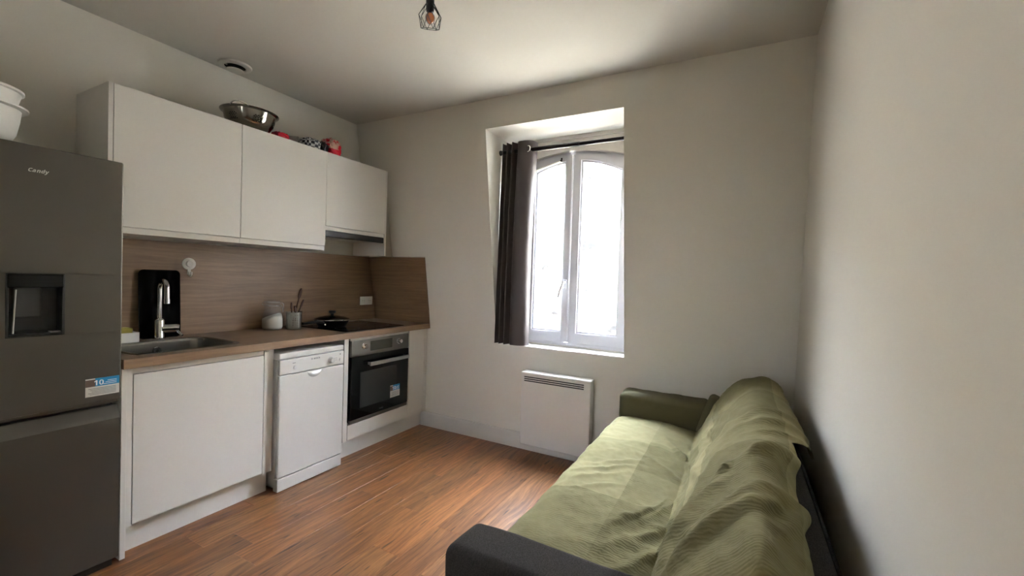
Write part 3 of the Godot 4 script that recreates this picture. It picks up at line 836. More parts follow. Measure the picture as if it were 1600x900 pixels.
func disp_frame(z0: float, z1: float, y0: float, y1: float) -> MB:
	var b := mb()
	var e := 0.006
	b.bb(v3(0.608, y0 - 0.001, z0 - 0.001), v3(0.612, y1 + 0.001, z1 + 0.001), 0.0)
	b.bb(v3(0.610, y0 - 0.002, z0 - 0.002), v3(0.6615, y0 + e, z1 + 0.002), 0.002)
	b.bb(v3(0.610, y1 - e, z0 - 0.002), v3(0.6615, y1 + 0.002, z1 + 0.002), 0.002)
	b.bb(v3(0.610, y0, z0 - 0.002), v3(0.6615, y1, z0 + e), 0.002)
	b.bb(v3(0.610, y0, z1 - e), v3(0.6615, y1, z1 + 0.002), 0.002)
	return b

# energy-label sticker facing +x: blue band with 10, small picture, white print field
func sticker(parent: Node, c: Vector3, w: float, h: float) -> void:
	var FX := Basis(Vector3(0, 0, -1), Vector3(0, 1, 0), Vector3(1, 0, 0))
	var b := mb()
	b.bb(v3(c.x - 0.0004, c.y - h / 2, c.z - w / 2), v3(c.x, c.y + h / 2, c.z + w / 2), 0.0)
	var s := put("sticker", b, M.label, parent)
	b = mb(); b.bb(v3(c.x, c.y + h * 0.05, c.z - w / 2), v3(c.x + 0.0003, c.y + h / 2, c.z + w * 0.22), 0.0); put("blue_band", b, M.blue, s)
	b = mb(); b.bb(v3(c.x, c.y + h * 0.05, c.z + w * 0.22), v3(c.x + 0.0003, c.y + h * 0.44, c.z + w * 0.5), 0.0); put("picture", b, M.photo, s)
	var o := words("10", h * 0.30, v3(c.x + 0.0003, c.y + h * 0.24, c.z + w * 0.12), FX, M.letterwhite, s, true)
	o.name = "lettering"
	for k in 3:
		b = mb(); b.bb(v3(c.x + 0.0003, c.y + h * (0.12 + 0.09 * k), c.z - w * 0.42), v3(c.x + 0.0006, c.y + h * (0.15 + 0.09 * k), c.z - w * 0.02 - w * 0.06 * k), 0.0); put("print_line", b, M.letterwhite, s)
	for k in 5:
		b = mb(); b.bb(v3(c.x, c.y - h * (0.06 + 0.08 * k), c.z - w * 0.40), v3(c.x + 0.0003, c.y - h * (0.085 + 0.08 * k), c.z + w * (0.42 - 0.05 * (k % 3))), 0.0); put("print_line", b, M.print, s)

# ---------------------------------------------------------------- sofa and throw
func sofa() -> void:
	var b: MB
	var wr := noise(5.0, 61, 3)
	var t := thing("sofa", "dark grey fabric two-seat sofa along the right wall", "sofa", v3(2.78, 0, 1.05))
	b = mb(); b.bb(v3(2.345, 0.06, 0.21), v3(3.22, 0.30, 1.90), 0.02, 2); put("base", b, M.sofa, t)
	for k in 2:
		b = mb(); b.bb(v3(2.345, 0.302, 0.215 + k * 0.842), v3(3.05, 0.425, 1.053 + k * 0.842), 0.035, 3, Vector2.ZERO, 4); put("seat_cushion", b, M.sofa, t)
	b = mb(v3(2.36, 0, 1.99)); b.box(v3(0.42, 0.335, 0), v3(0.87, 0.55, 0.165), 0.032, 4, Vector2.ZERO, 14)
	b.wrinkle(noise(3.0, 62, 2), 0.006)
	put("arm", b, M.sofa, t)
	b = mb(); b.bb(v3(2.35, 0.06, 0.022), v3(3.22, 0.585, 0.20), 0.03, 3); put("arm", b, M.sofa, t)
	b = mb(v3(3.175, 0.06, 1.05), Basis(Vector3(0, 0, 1), 0.03)); b.box(v3(0.012, 0.305, 0), v3(0.115, 0.61, 2.08), 0.03, 3, Vector2.ZERO, 6); put("backrest", b, M.sofa, t)
	b = mb(); b.tube([v3(3.222, 0.664, 0.05), v3(3.222, 0.664, 2.06)], 0.005, 8); put("piping", b, M.sofa, t)
	for k in 2:
		b = mb(v3(3.03, 0.575, 0.62 + k * 0.845), Basis(Vector3(0, 0, 1), -0.42)); b.box(Vector3.ZERO, v3(0.11, 0.26, 0.82), 0.055, 3, Vector2.ZERO, 3); put("back_cushion", b, M.sofa, t)
	for p in [v3(2.42, 0, 0.12), v3(2.42, 0, 1.98), v3(3.15, 0, 0.12), v3(3.15, 0, 1.98)]:
		b = mb(p); b.lathe([Vector2(0.0, 0.0), Vector2(0.02, 0.0), Vector2(0.026, 0.062)], 16); put("leg", b, M.black, t)
	# throw: rows along z, columns along the profile front -> seat -> back -> over the top
	var th := thing("sofa_throw", "crinkled sage green cotton throw spread over the sofa seat and back", "throw", v3(2.75, 0.44, 1.05))
	var fn := noise(2.2, 71, 3); var fn2 := noise(6.0, 72, 3)
	var folds := [  # u0, z0, u1, z1, width, height: ridges (+) and creases (-)
		[0.46, 1.02, 0.62, 0.90, 0.020, 0.010], [0.40, 1.14, 0.60, 0.98, 0.016, 0.011], [0.42, 1.22, 0.58, 1.07, 0.016, 0.009], [0.46, 1.30, 0.60, 1.18, 0.016, 0.008],
		[0.62, 1.52, 0.86, 1.10, 0.026, 0.016], [0.66, 1.62, 0.88, 1.26, 0.020, 0.013], [0.70, 1.72, 0.90, 1.40, 0.022, 0.015], [0.76, 1.84, 0.92, 1.52, 0.020, 0.014],
		[0.66, 1.50, 0.86, 1.06, 0.012, -0.009], [0.72, 0.55, 0.90, 0.95, 0.022, 0.012], [0.66, 0.48, 0.88, 0.86, 0.016, 0.009], [0.78, 0.50, 0.90, 0.74, 0.018, 0.010],
		[0.80, 0.62, 0.90, 1.06, 0.014, -0.008], [0.52, 0.36, 0.78, 0.56, 0.020, 0.006], [0.60, 0.80, 0.84, 0.98, 0.016, 0.007],
		[0.94, 1.90, 1.16, 1.50, 0.030, 0.030], [1.16, 1.50, 1.42, 1.34, 0.026, 0.024], [0.98, 1.94, 1.30, 1.74, 0.028, 0.026], [0.96, 1.70, 1.12, 1.30, 0.024, 0.018],
		[1.06, 1.62, 1.24, 1.44, 0.018, -0.014], [0.98, 0.42, 1.16, 0.86, 0.030, 0.014], [1.02, 0.74, 1.20, 1.10, 0.028, 0.012], [1.14, 1.04, 1.44, 0.94, 0.022, 0.016],
		[1.16, 1.14, 1.46, 1.04, 0.020, 0.014], [1.22, 1.22, 1.44, 1.18, 0.016, 0.010], [1.10, 1.80, 1.40, 1.60, 0.03, 0.020], [0.95, 0.60, 1.05, 1.0, 0.02, -0.012], [0.94, 1.05, 1.02, 1.35, 0.02, 0.014],
		[1.30, 1.85, 1.44, 1.50, 0.02, 0.016], [1.0, 0.24, 1.22, 0.34, 0.02, 0.010]]
	var prof := func(z: float) -> Curve2D:
		var c := Curve2D.new()
		var lump := 0.020 * sin((z - 0.25) * 3.6) + 0.012 * sin(z * 9.0 + 1.0)
		var near := smoothstep(1.35, 1.95, z)
		var nr := smoothstep(1.16, 1.55, z)
		var far := 1.0 - smoothstep(0.12, 0.42, z)
		var ps := [Vector2(2.338, 0.10), Vector2(2.322, 0.28), Vector2(2.322, 0.405), Vector2(2.352, 0.452), Vector2(2.50, 0.468), Vector2(2.66, 0.462), Vector2(2.775, 0.445),
			Vector2(2.812 - 0.01 * near, 0.447), Vector2(2.846 - 0.02 * near, 0.52), Vector2(2.925 + lump * 0.4 - 0.02 * near, 0.665), Vector2(3.01 + lump * 0.5, 0.765 + lump * 0.6),
			Vector2(3.085 - 0.03 * nr, 0.805 + lump * 0.7 - 0.012 * far), Vector2(3.165 - 0.06 * nr, 0.795 + lump * 0.5 - 0.03 * near), Vector2(3.228 - 0.08 * nr, 0.755 - 0.03 * nr), Vector2(3.252 - 0.085 * nr, 0.69 - 0.02 * nr), Vector2(3.256 - 0.08 * nr, 0.60), Vector2(3.26 - 0.08 * nr, 0.46)]
		for i in ps.size():
			var tg: Vector2 = (ps[mini(i + 1, ps.size() - 1)] - ps[maxi(i - 1, 0)]) * 0.17
			c.add_point(ps[i], -tg, tg)
		return c
	var hem := func(z: float) -> float:   # how far the cloth reaches over the back
		var k := PackedVector2Array([Vector2(0.1, 1.40), Vector2(0.6, 1.44), Vector2(1.0, 1.47), Vector2(1.14, 1.49), Vector2(1.24, 1.37), Vector2(1.36, 1.395), Vector2(1.6, 1.44), Vector2(2.1, 1.46)])
		for i in k.size() - 1:
			if z <= k[i + 1].x: return lerpf(k[i].y, k[i + 1].y, smoothstep(0, 1, (z - k[i].x) / (k[i + 1].x - k[i].x)))
		return k[k.size() - 1].y
	var NZ := 190; var NU := 240
	var rows := []; var uvs := []; var under := []
	for i in NZ + 1:
		var r := PackedVector3Array(); var uu := []; var un := PackedVector3Array()
		var f := float(i) / NZ
		for j in NU + 1:
			var g := float(j) / NU
			# the seat part ends at the arms, the back part is a little longer
			var zz := lerpf(0.212, 1.895, f)
			var bk := smoothstep(0.58, 0.70, g)
			zz = lerpf(zz, lerpf(0.16, 2.20, f), bk)
			var c: Curve2D = prof.call(zz)
			var len_ := minf(c.get_baked_length(), hem.call(zz))
			var s := len_ * g
			var p := c.sample_baked(s, true)
			var q := c.sample_baked(minf(s + 0.004, c.get_baked_length()), true)
			var q0 := c.sample_baked(maxf(s - 0.004, 0), true)
			var nn := Vector2(-(q - q0).y, (q - q0).x).normalized()
			var d := 0.010 * fn.get_noise_2d(s * 2.0, zz * 1.6) * smoothstep(0.1, 0.5, s) + 0.003 * fn2.get_noise_2d(s * 2.0, zz * 2.0)
			for w in folds:
				if absf(w[1] - zz) > 0.7: continue
				var a := Vector2(w[0], w[1]); var e := Vector2(w[2], w[3])
				var pt := Vector2(s + 0.015 * fn.get_noise_2d(zz * 4.0, s * 4.0), zz)
				var l := clampf((pt - a).dot(e - a) / (e - a).length_squared(), 0, 1)
				var dist := (pt - a.lerp(e, l)).length()
				if dist < w[4] * 3.0:
					d += w[5] * exp(-pow(dist / w[4], 2.0)) * (0.35 + 0.65 * sin(PI * clampf(l, 0.08, 0.92)))
			if i < 5: d -= 0.006 * (1.0 - i / 5.0)
			p += nn * maxf(d, -0.012)
			p.y -= 5.0 * pow(maxf(0.0, zz - 2.05), 2.0)
			r.append(v3(minf(p.x, 3.292), p.y, zz))
			un.append(v3(minf(p.x - nn.x * 0.004, 3.29), p.y - nn.y * 0.004, zz))
			uu.append(Vector2(s, zz))
		rows.append(r); uvs.append(uu); under.append(un)
	b = mb(); b.sheet(rows, uvs, false); b.sheet(under, uvs, true)
	put("cloth", b, M.throw, th)
	# the same cloth tucked round the far arm, coloured darker for its shaded side
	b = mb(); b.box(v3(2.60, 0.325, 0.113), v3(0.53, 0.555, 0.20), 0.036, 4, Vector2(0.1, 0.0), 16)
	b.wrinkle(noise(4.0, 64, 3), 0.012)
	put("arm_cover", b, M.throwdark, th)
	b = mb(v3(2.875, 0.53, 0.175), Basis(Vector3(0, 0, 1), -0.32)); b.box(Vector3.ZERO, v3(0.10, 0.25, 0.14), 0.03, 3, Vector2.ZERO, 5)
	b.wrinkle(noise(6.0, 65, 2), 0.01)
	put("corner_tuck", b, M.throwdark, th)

# ---------------------------------------------------------------- small things
func small_things() -> void:
	var b: MB
	# ceiling spot with wire cage
	var c := v3(1.772, 2.425, 1.486)
	var t := thing("ceiling_lamp", "small black ceiling spot with a wire cage round an amber bulb", "lamp", v3(1.80, 2.60, 1.53))
	var ax := (v3(1.802, 2.54, 1.527) - c).normalized()
	var xx := ax.cross(v3(0, 0, 1)).normalized()
	var R := Basis(xx, ax, xx.cross(ax).normalized())
	b = mb(v3(1.806, 2.600, 1.532)); b.lathe([Vector2(0.0, -0.022), Vector2(0.050, -0.022), Vector2(0.055, -0.018), Vector2(0.055, 0.0)], 32); put("ceiling_plate", b, M.black, t)
	b = mb(); b.tube([v3(1.806, 2.58, 1.532), v3(1.803, 2.535, 1.528)], 0.006, 10); put("stem", b, M.black, t)
	b = mb(c, R); b.lathe([Vector2(0.0, 0.014), Vector2(0.013, 0.014), Vector2(0.0165, 0.018), Vector2(0.0175, 0.032), Vector2(0.0175, 0.118), Vector2(0.013, 0.124), Vector2(0.0, 0.124)], 24); put("lamp_holder", b, M.black, t)
	b = mb(c, R); b.lathe([Vector2(0.0, -0.030), Vector2(0.010, -0.027), Vector2(0.0185, -0.017), Vector2(0.021, -0.003), Vector2(0.019, 0.006), Vector2(0.012, 0.013), Vector2(0.011, 0.018)], 24); var bulb := put("bulb", b, M.amber, t)
	b = mb(c, R); b.tube([v3(-0.006, 0.013, 0), v3(-0.005, -0.012, 0.002), v3(0, 0.008, 0.003), v3(0.005, -0.012, 0.002), v3(0.006, 0.013, 0)], 0.0012, 6); put("filament", b, mat(rgb(200, 120, 60), 0.4, 0.5), bulb)
	b = mb(c, R)
	var K := 6
	for k in K:
		var a0 := TAU * k / K; var a1 := TAU * (k + 0.5) / K; var a2 := TAU * (k + 1) / K
		var top := v3(0.017 * cos(a1), 0.048, 0.017 * sin(a1))
		var m0 := v3(0.050 * cos(a0), 0.002, 0.050 * sin(a0)); var m1 := v3(0.050 * cos(a2), 0.002, 0.050 * sin(a2))
		var l0 := v3(0.040 * cos(a1), -0.046, 0.040 * sin(a1)); var l1 := v3(0.040 * cos(a1 + TAU / K), -0.046, 0.040 * sin(a1 + TAU / K))
		for seg in [[top, m0], [top, m1], [m0, l0], [m1, l0], [l0, l1]]: b.tube([seg[0], seg[1]], 0.0013, 6)
	put("wire_cage", b, M.black, t)
	# extractor vent in the ceiling
	t = thing("ceiling_vent", "round white extractor vent in the ceiling above the wall units", "vent", v3(0.118, 2.60, 1.375))
	b = mb(v3(0.118, 2.60, 1.375)); b.lathe([Vector2(0.058, -0.006), Vector2(0.060, -0.014), Vector2(0.066, -0.016), Vector2(0.090, -0.009), Vector2(0.094, 0.0)], 40); put("outer_ring", b, M.trim, t)
	b = mb(v3(0.118, 2.60, 1.375)); b.lathe([Vector2(0.0, -0.008), Vector2(0.061, -0.008)], 40); put("shadow_gap", b, M.gap, t)
	b = mb(v3(0.118, 2.60, 1.375)); b.lathe([Vector2(0.0, -0.034), Vector2(0.046, -0.033), Vector2(0.049, -0.030), Vector2(0.045, -0.0295)], 40); put("centre_disc", b, M.trim, t)
	b = mb(v3(0.118, 2.60, 1.375)); b.lathe([Vector2(0.046, -0.0295), Vector2(0.046, -0.009)], 40); put("disc_neck", b, M.gap, t)
	for k in 2:
		b = mb(); b.bb(v3(0.106, 2.586, 1.37 - 0.062 + k * 0.104), v3(0.118, 2.591, 1.37 - 0.042 + k * 0.104), 0.001); put("bridge", b, M.trim, t)
	# chopping board leaning on the splashback
	t = thing("chopping_board", "black plastic chopping board leaning on the splashback behind the tap", "chopping board", v3(0.045, 0.897, 1.72))
	b = mb(v3(0.045, 0.8985, 1.722), Basis(Vector3(0, 0, 1), 0.045))
	var poly := PackedVector2Array()
	for q in 4:
		var cc: Vector2 = [Vector2(0.075, 0.368), Vector2(-0.075, 0.368), Vector2(-0.08, 0.02), Vector2(0.08, 0.02)][q]
		var rr: float = [0.025, 0.025, 0.02, 0.02][q]
		for k in 7: poly.append(cc + Vector2(cos(PI / 2 * q + PI / 2 * k / 6.0), sin(PI / 2 * q + PI / 2 * k / 6.0)) * rr)
	b.prism(poly, "x", -0.005, 0.005, true)
	put("board", b, M.cutboard, t)
	# suction hook
	t = thing("wall_hook", "white plastic suction hook stuck on the splashback right of the chopping board", "hook", v3(0.013, 1.31, 1.567))
	b = mb(v3(0.0125, 1.333, 1.567), Basis(Vector3(0, 0, 1), -PI / 2)); b.lathe([Vector2(0.037, 0.0), Vector2(0.036, 0.005), Vector2(0.030, 0.009), Vector2(0.022, 0.011), Vector2(0.021, 0.018), Vector2(0.018, 0.021), Vector2(0.0, 0.022)], 28); put("cup", b, M.plastic, t)
	b = mb(); b.bb(v3(0.014, 1.268, 1.558), v3(0.020, 1.325, 1.576), 0.003, 2); b.tube([v3(0.018, 1.285, 1.567), v3(0.022, 1.266, 1.567), v3(0.032, 1.260, 1.567), v3(0.042, 1.268, 1.567), v3(0.044, 1.284, 1.567)], 0.006, 10); put("hook_arm", b, M.plastic, t)
	# white sponge tray with sponge
	t = thing("sponge_tray", "white plastic sponge tray on the worktop corner beside the fridge", "tray", v3(0.085, 0.897, 1.93))
	b = mb(v3(0.085, 0.8975, 1.93))
	b.box(v3(0, 0.003, 0), v3(0.075, 0.006, 0.15), 0.002)
	for s in [-1.0, 1.0]:
		b.box(v3(0.039 * s, 0.026, 0), v3(0.004, 0.052, 0.156), 0.0015); b.box(v3(0, 0.026, 0.077 * s), v3(0.08, 0.052, 0.004), 0.0015)
	put("tray", b, M.plastic, t)
	b = mb(); b.bb(v3(0.055, 0.9045, 1.875), v3(0.115, 0.975, 1.985), 0.008, 2, Vector2.ZERO, 6); b.wrinkle(noise(30.0, 5, 2), 0.0015)
	tag(put("sponge", b, M.sponge_y), "yellow green washing sponge standing in the white tray", "sponge")
	# socket
	t = thing("wall_socket", "white double wall socket on the splashback near the corner", "socket", v3(0.013, 1.065, 0.15))
	b = mb(); b.bb(v3(0.0125, 1.028, 0.078), v3(0.021, 1.103, 0.222), 0.004, 2); put("plate", b, M.plastic, t)
	for k in 2:
		b = mb(v3(0.021, 1.0655, 0.114 + k * 0.072), Basis(Vector3(0, 0, 1), -PI / 2)); b.lathe([Vector2(0.0, -0.0005), Vector2(0.017, 0.0), Vector2(0.020, 0.0008), Vector2(0.021, 0.0)], 24); var pl := put("outlet", b, mat(rgb(222, 220, 214), 0.4), t)
		for s in [-1.0, 1.0]:
			b = mb(); b.tube([v3(0.0212, 1.0655, 0.114 + k * 0.072 + s * 0.0095), v3(0.0216, 1.0655, 0.114 + k * 0.072 + s * 0.0095)], 0.0026, 10); put("pin_hole", b, M.gap, pl)
	# jar of flour
	var jc := v3(0.125, 0.8975, 1.10)
	t = thing("storage_jar", "clip-top glass jar half full of white flour on the worktop", "jar", jc)
	b = mb(jc); b.lathe([Vector2(0.0, 0.0), Vector2(0.052, 0.0), Vector2(0.062, 0.008), Vector2(0.066, 0.03), Vector2(0.066, 0.075), Vector2(0.060, 0.105), Vector2(0.052, 0.130), Vector2(0.050, 0.150), Vector2(0.050, 0.176), Vector2(0.053, 0.180), Vector2(0.053, 0.184), Vector2(0.048, 0.184)], 40)
	put("glass_body", b, M.jar, t)
	b = mb(jc); b.lathe([Vector2(0.054, 0.187), Vector2(0.055, 0.190), Vector2(0.052, 0.197), Vector2(0.035, 0.203), Vector2(0.0, 0.204)], 40); b.lathe([Vector2(0.0, 0.186), Vector2(0.054, 0.187)], 40); put("lid", b, M.jar, t)
	b = mb(jc)
	var rg := PackedVector3Array(); var rg2 := PackedVector3Array()
	for k in 32:
		rg.append(v3(0.0525 * cos(TAU * k / 32), 0.166, 0.0525 * sin(TAU * k / 32))); rg2.append(v3(0.056 * cos(TAU * k / 32), 0.190, 0.056 * sin(TAU * k / 32)))
	b.tube(rg, 0.0016, 6, true); b.tube(rg2, 0.0016, 6, true)
	b.tube([v3(0.030, 0.166, -0.046), v3(0.036, 0.14, -0.052), v3(0.038, 0.120, -0.052)], 0.002, 6); b.tube([v3(0.036, 0.19, -0.043), v3(0.046, 0.176, -0.052), v3(0.04, 0.13, -0.054)], 0.002, 6)
	b.tube([v3(-0.04, 0.166, 0.036), v3(-0.05, 0.178, 0.045), v3(-0.042, 0.19, 0.038)], 0.002, 6)
	put("wire_clip", b, M.chrome, t)
	b = mb(jc); b.lathe([Vector2(0.066, 0.172), Vector2(0.0665, 0.186)], 3)
	b = mb(jc)
	# flour heap, higher towards the right side of the jar
	var fr := []; var fu := []
	for i in 13:
		var rr2 := PackedVector3Array(); var uu := []
		for j in 33:
			var a := TAU * j / 32.0
			var hgt := 0.092 + 0.020 * cos(a + 1.2) + 0.006 * sin(a * 3.0)
			var f := i / 12.0
			if f < 0.15: rr2.append(v3(0.050 * f / 0.15 * cos(a), 0.003, 0.050 * f / 0.15 * sin(a)))
			elif f < 0.7:
				var yy := lerpf(0.004, hgt, (f - 0.15) / 0.55)
				var ra := 0.0635 - 0.012 * pow(clampf(1.0 - yy / 0.02, 0, 1), 2.0) - 0.20 * maxf(0.0, yy - 0.075)
				rr2.append(v3(ra * cos(a), yy, ra * sin(a)))
			else:
				var e := 1.0 - (f - 0.7) / 0.3
				rr2.append(v3(0.0585 * e * cos(a), lerpf(0.104, hgt, e), 0.0585 * e * sin(a)))
			uu.append(Vector2.ZERO)
		fr.append(rr2); fu.append(uu)
	b.sheet(fr, fu, false)
	put("flour", b, M.flour, t)
	# perforated steel utensil pot
	var uc := v3(0.195, 0.8975, 0.985)
	t = thing("utensil_pot", "perforated steel utensil pot beside the flour jar", "pot", uc)
	b = mb(uc)
	var NR := 8; var NC := 22; var r0 := 0.050; var hh := 0.118
	b.lathe([Vector2(0.0, 0.001), Vector2(0.048, 0.0), Vector2(r0, 0.004), Vector2(r0, 0.012)], 44)
	b.lathe([Vector2(r0, 0.106), Vector2(r0, hh), Vector2(r0 + 0.002, hh + 0.002), Vector2(r0 - 0.002, hh + 0.002), Vector2(r0 - 0.002, 0.106)], 44)
	for i in NR:
		for j in NC:
			var y0 := 0.012 + 0.094 * i / NR; var y1 := 0.012 + 0.094 * (i + 1) / NR
			var t0 := TAU * j / NC; var t1 := TAU * (j + 1) / NC
			var hole := i % 1 == 0 and (j % 2 == 0 or true)
			var pt := func(s: float, w: float) -> Vector3:
				var a := lerpf(t0, t1, s); return v3(r0 * cos(a), lerpf(y0, y1, w), r0 * sin(a))
			var nr := func(s: float) -> Vector3:
				var a := lerpf(t0, t1, s); return v3(cos(a), 0, sin(a))
			for k in 8:
				var a0 := TAU * k / 8; var a1 := TAU * (k + 1) / 8
				var sq := func(a: float) -> Vector2:
					var d := Vector2(cos(a), sin(a)); return Vector2(0.5, 0.5) + d * 0.5 / maxf(absf(d.x), absf(d.y))
				var ho := func(a: float) -> Vector2: return Vector2(0.5, 0.5) + Vector2(cos(a), sin(a)) * 0.24
				var A: Vector2 = sq.call(a0); var B: Vector2 = sq.call(a1); var C2: Vector2 = ho.call(a1); var D: Vector2 = ho.call(a0)
				b.quad(pt.call(A.x, A.y), pt.call(B.x, B.y), pt.call(C2.x, C2.y), pt.call(D.x, D.y), nr.call(A.x), nr.call(B.x), nr.call(C2.x), nr.call(D.x))
	put("body", b, M.steel, t)
	# utensils standing in the pot
	utensil("wooden_spoon", "tall dark brown wooden spoon leaning right in the utensil pot", v3(0.190, 0.903, 1.000), v3(0.194, 1.187, 0.930), 0.018, 0.075)
	utensil("wooden_spatula", "short dark brown wooden spatula leaning right in the utensil pot", v3(0.212, 0.903, 1.012), v3(0.214, 1.105, 0.925), 0.010, 0.06)
	utensil("wooden_fork", "dark wooden utensil leaning left, barely above the pot rim", v3(0.228, 0.903, 0.972), v3(0.231, 1.065, 1.006), 0.014, 0.05)
	utensil("wooden_stick", "dark wooden utensil upright in the middle of the pot", v3(0.166, 0.903, 0.978), v3(0.164, 1.085, 0.985), 0.010, 0.05)
	# frying pan with glass lid on the hob
	var pc := v3(0.30, 0.9035, 0.745)
	t = thing("frying_pan", "black frying pan with steel rimmed glass lid on the hob", "pan", pc)
	b = mb(pc); b.lathe([Vector2(0.0, 0.0), Vector2(0.092, 0.0), Vector2(0.097, 0.004), Vector2(0.122, 0.047), Vector2(0.125, 0.050), Vector2(0.121, 0.051), Vector2(0.095, 0.008), Vector2(0.0, 0.006)], 48); put("pan_body", b, M.pan, t)
	b = mb(); b.tube([v3(0.345, 0.940, 0.857), v3(0.355, 0.952, 0.90), v3(0.372, 0.956, 0.965), v3(0.385, 0.954, 1.055)], 0.0105, 12, false, 0.008); put("handle", b, M.pan, t)
	b = mb(); b.tube([v3(0.362, 0.930, 0.853), v3(0.368, 0.931, 0.860)], 0.0055, 10); put("rivet", b, M.chrome, t)
	b = mb(pc); b.lathe([Vector2(0.122, 0.0525), Vector2(0.126, 0.054), Vector2(0.126, 0.058), Vector2(0.121, 0.060)], 48); var lid := put("lid_rim", b, M.chrome, t)
	b = mb(pc); b.lathe([Vector2(0.121, 0.0585), Vector2(0.095, 0.070), Vector2(0.05, 0.080), Vector2(0.0, 0.083)], 48); put("lid_glass", b, mat(rgb(24, 24, 24), 0.12), lid)
	b = mb(pc); b.lathe([Vector2(0.010, 0.082), Vector2(0.012, 0.098), Vector2(0.024, 0.104), Vector2(0.026, 0.112), Vector2(0.022, 0.118), Vector2(0.0, 0.120)], 28); put("lid_knob", b, M.black, lid)
	# steel colander on the wall units
	var cc2 := v3(0.235, 2.166, 1.345)
	t = thing("colander", "stainless steel colander standing on top of the wall units", "colander", cc2)
	b = mb(cc2)
	b.lathe([Vector2(0.0, 0.012), Vector2(0.075, 0.012), Vector2(0.11, 0.028), Vector2(0.132, 0.062), Vector2(0.146, 0.115), Vector2(0.160, 0.121), Vector2(0.162, 0.124), Vector2(0.158, 0.1245), Vector2(0.144, 0.119), Vector2(0.129, 0.063), Vector2(0.107, 0.031), Vector2(0.074, 0.0145), Vector2(0.0, 0.0145)], 56)
	put("bowl", b, M.colander, t)
	b = mb(cc2); b.lathe([Vector2(0.072, 0.0), Vector2(0.076, 0.0), Vector2(0.072, 0.013)], 40); put("foot_ring", b, M.chrome, t)
	for s in [0.9, 0.9 + PI]:
		b = mb(cc2)
		var hp := PackedVector3Array()
		for k in 13:
			var a: float = s - 0.33 + 0.66 * k / 12.0
			hp.append(v3((0.155 + 0.028 * sin(PI * k / 12.0)) * cos(a), 0.122 + 0.012 * sin(PI * k / 12.0), (0.155 + 0.028 * sin(PI * k / 12.0)) * sin(a)))
		b.tube(hp, 0.004, 8); put("handle", b, M.chrome, t)
	b = mb(cc2)
	for cl in 6:
		for k in 21:
			var q := k % 7; var rw := k / 7
			var a := TAU * cl / 6.0 + 0.2 + (q - 3) * 0.055 * (1.0 if rw != 1 else 0.9)
			var yy := 0.050 + rw * 0.013 + 0.007 * (q % 2)
			var rr3 := lerpf(0.1245, 0.142, (yy - 0.045) / 0.055) + 0.001
			var d := v3(cos(a), -0.28, sin(a)).normalized()
			b.tube([v3(rr3 * cos(a), yy, rr3 * sin(a)) - d * 0.001, v3(rr3 * cos(a), yy, rr3 * sin(a)) + d * 0.0008], 0.0032, 6)
	put("drain_holes", b, M.gap, t).set_meta("kind", "stuff")
	# packets beside it
	bag("snack_packet", "small red packet lying on the wall units right of the colander", v3(0.27, 2.166, 1.170), v3(0.05, 0.030, 0.048), M.red, 81)
	t = thing("glass_tumbler", "clear glass tumbler lying on its side on the wall units", "glass", v3(0.26, 2.166, 1.05))
	b = mb(v3(0.30, 2.200, 1.055), Basis(Vector3(0, 1, 0), 0.5) * Basis(Vector3(0, 0, 1), PI / 2)); b.lathe([Vector2(0.0, 0.0), Vector2(0.028, 0.0), Vector2(0.033, 0.08), Vector2(0.031, 0.08), Vector2(0.026, 0.004), Vector2(0.0, 0.004)], 32); put("body", b, M.jar, t)
	var ck := mat(Color.WHITE, 0.8)
	ck.albedo_texture = image(128, 128, func(x: int, y: int) -> Vector3:
		var s := (int(x / 16) + int(y / 16)) % 2
		return Vector3(205, 203, 200) if s == 1 else (Vector3(24, 24, 30) if (x / 16) % 2 == 0 else Vector3(70, 72, 82)))
	ck.uv1_scale = Vector3(2.5, 1.5, 1)
	bag("checked_cloth", "black and white checked cloth bundle on top of the wall units", v3(0.27, 2.166, 0.948), v3(0.06, 0.046, 0.058), ck, 82)
	bag("black_packet", "shiny black packet between checked cloth and red bag on the wall units", v3(0.27, 2.166, 0.853), v3(0.06, 0.046, 0.030), mat(rgb(26, 20, 22), 0.25), 83)
	var rc := mat(Color.WHITE, 0.18)
	var rn := noise(1.0, 90, 3)
	rc.albedo_texture = image(128, 128, func(x: int, y: int) -> Vector3:
		return Vector3(196, 30, 46) if (y < 62 or rn.get_noise_2d(x * 0.05, y * 0.05) > 0.28) else Vector3(196, 150, 140))
	bag("crisp_bag", "crumpled red and clear plastic bag at the right end on the wall units", v3(0.25, 2.166, 0.757), v3(0.07, 0.075, 0.062), rc, 84)
	# bowls on the fridge
	var bp := v3(0.37, 1.7425, 2.487)
	t = thing("plastic_basin", "large white plastic basin on top of the fridge", "basin", bp)
	b = mb(bp); b.lathe([Vector2(0.0, 0.0), Vector2(0.070, 0.0), Vector2(0.076, 0.006), Vector2(0.100, 0.030), Vector2(0.122, 0.075), Vector2(0.132, 0.13), Vector2(0.136, 0.168), Vector2(0.156, 0.171), Vector2(0.157, 0.177), Vector2(0.133, 0.177), Vector2(0.127, 0.13), Vector2(0.116, 0.077), Vector2(0.095, 0.034), Vector2(0.07, 0.008), Vector2(0.0, 0.006)], 48); put("basin", b, M.plastic, t)
	t = thing("plastic_bowl", "smaller white plastic bowl stacked in the basin on the fridge", "bowl", bp + v3(0.0, 0.10, 0.0))
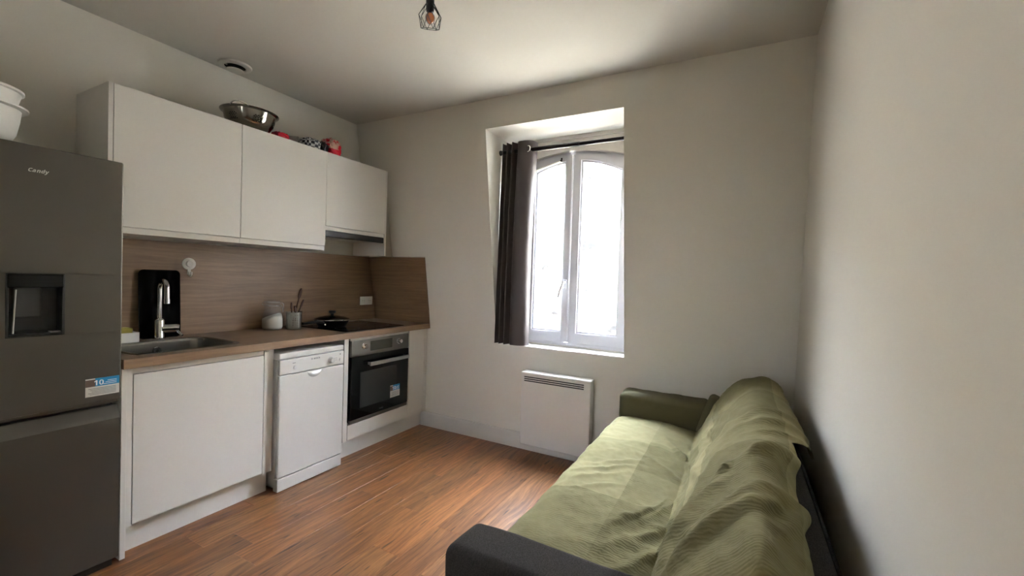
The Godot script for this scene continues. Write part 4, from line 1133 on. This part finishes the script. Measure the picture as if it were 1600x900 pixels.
	b = mb(bp + v3(0, 0.105, 0)); b.lathe([Vector2(0.0, 0.0), Vector2(0.085, 0.0), Vector2(0.095, 0.008), Vector2(0.122, 0.075), Vector2(0.136, 0.128), Vector2(0.144, 0.132), Vector2(0.144, 0.140), Vector2(0.133, 0.139), Vector2(0.118, 0.076), Vector2(0.09, 0.01), Vector2(0.0, 0.005)], 48); put("bowl", b, M.plastic, t)

func utensil(called: String, label: String, a: Vector3, e: Vector3, half: float, head: float) -> void:
	var t := thing(called, label, "utensil", a)
	var d := (e - a).normalized()
	var l := (e - a).length()
	var b := mb(); b.tube([a, a + d * (l - head * 0.8)], 0.0045, 10); put("stem", b, M.spoon, t)
	var side := d.cross(v3(0.88, 0, -0.47)).normalized()
	b = mb(a, Basis(side, d, side.cross(d)))
	var p := PackedVector2Array()
	for k in 20:
		var ang := TAU * k / 20
		p.append(Vector2(half * cos(ang) * (1.0 - 0.15 * sin(ang)), l - head / 2 + head / 2 * sin(ang)))
	b.prism(p, "z", -0.003, 0.003, true)
	put("head", b, M.spoon, t)

func bag(called: String, label: String, at: Vector3, half: Vector3, m: Material, sd: int) -> void:
	var n1 := noise(14.0, sd, 3); var n2 := noise(40.0, sd + 100, 2)
	var rows := []; var uvs := []
	for i in 25:
		var r := PackedVector3Array(); var uu := []
		var ph := PI * i / 24.0
		for j in 41:
			var th := TAU * j / 40.0
			var d := v3(sin(ph) * cos(th), -cos(ph), sin(ph) * sin(th))
			var sq := v3(signf(d.x) * pow(absf(d.x), 0.6), signf(d.y) * pow(absf(d.y), 0.7), signf(d.z) * pow(absf(d.z), 0.6))
			var p := sq * half * (1.0 + 0.22 * n1.get_noise_3dv(sq * half * 4.0) + 0.08 * n2.get_noise_3dv(sq * half * 4.0))
			p.y = maxf(p.y + half.y * 0.8, 0.0)
			r.append(at + p); uu.append(Vector2(j / 40.0, i / 24.0))
		rows.append(r); uvs.append(uu)
	var b := mb(); b.sheet(rows, uvs, false)
	var o := put(called, b, m)
	tag(o, label, "cloth" if called == "checked_cloth" else "packet")
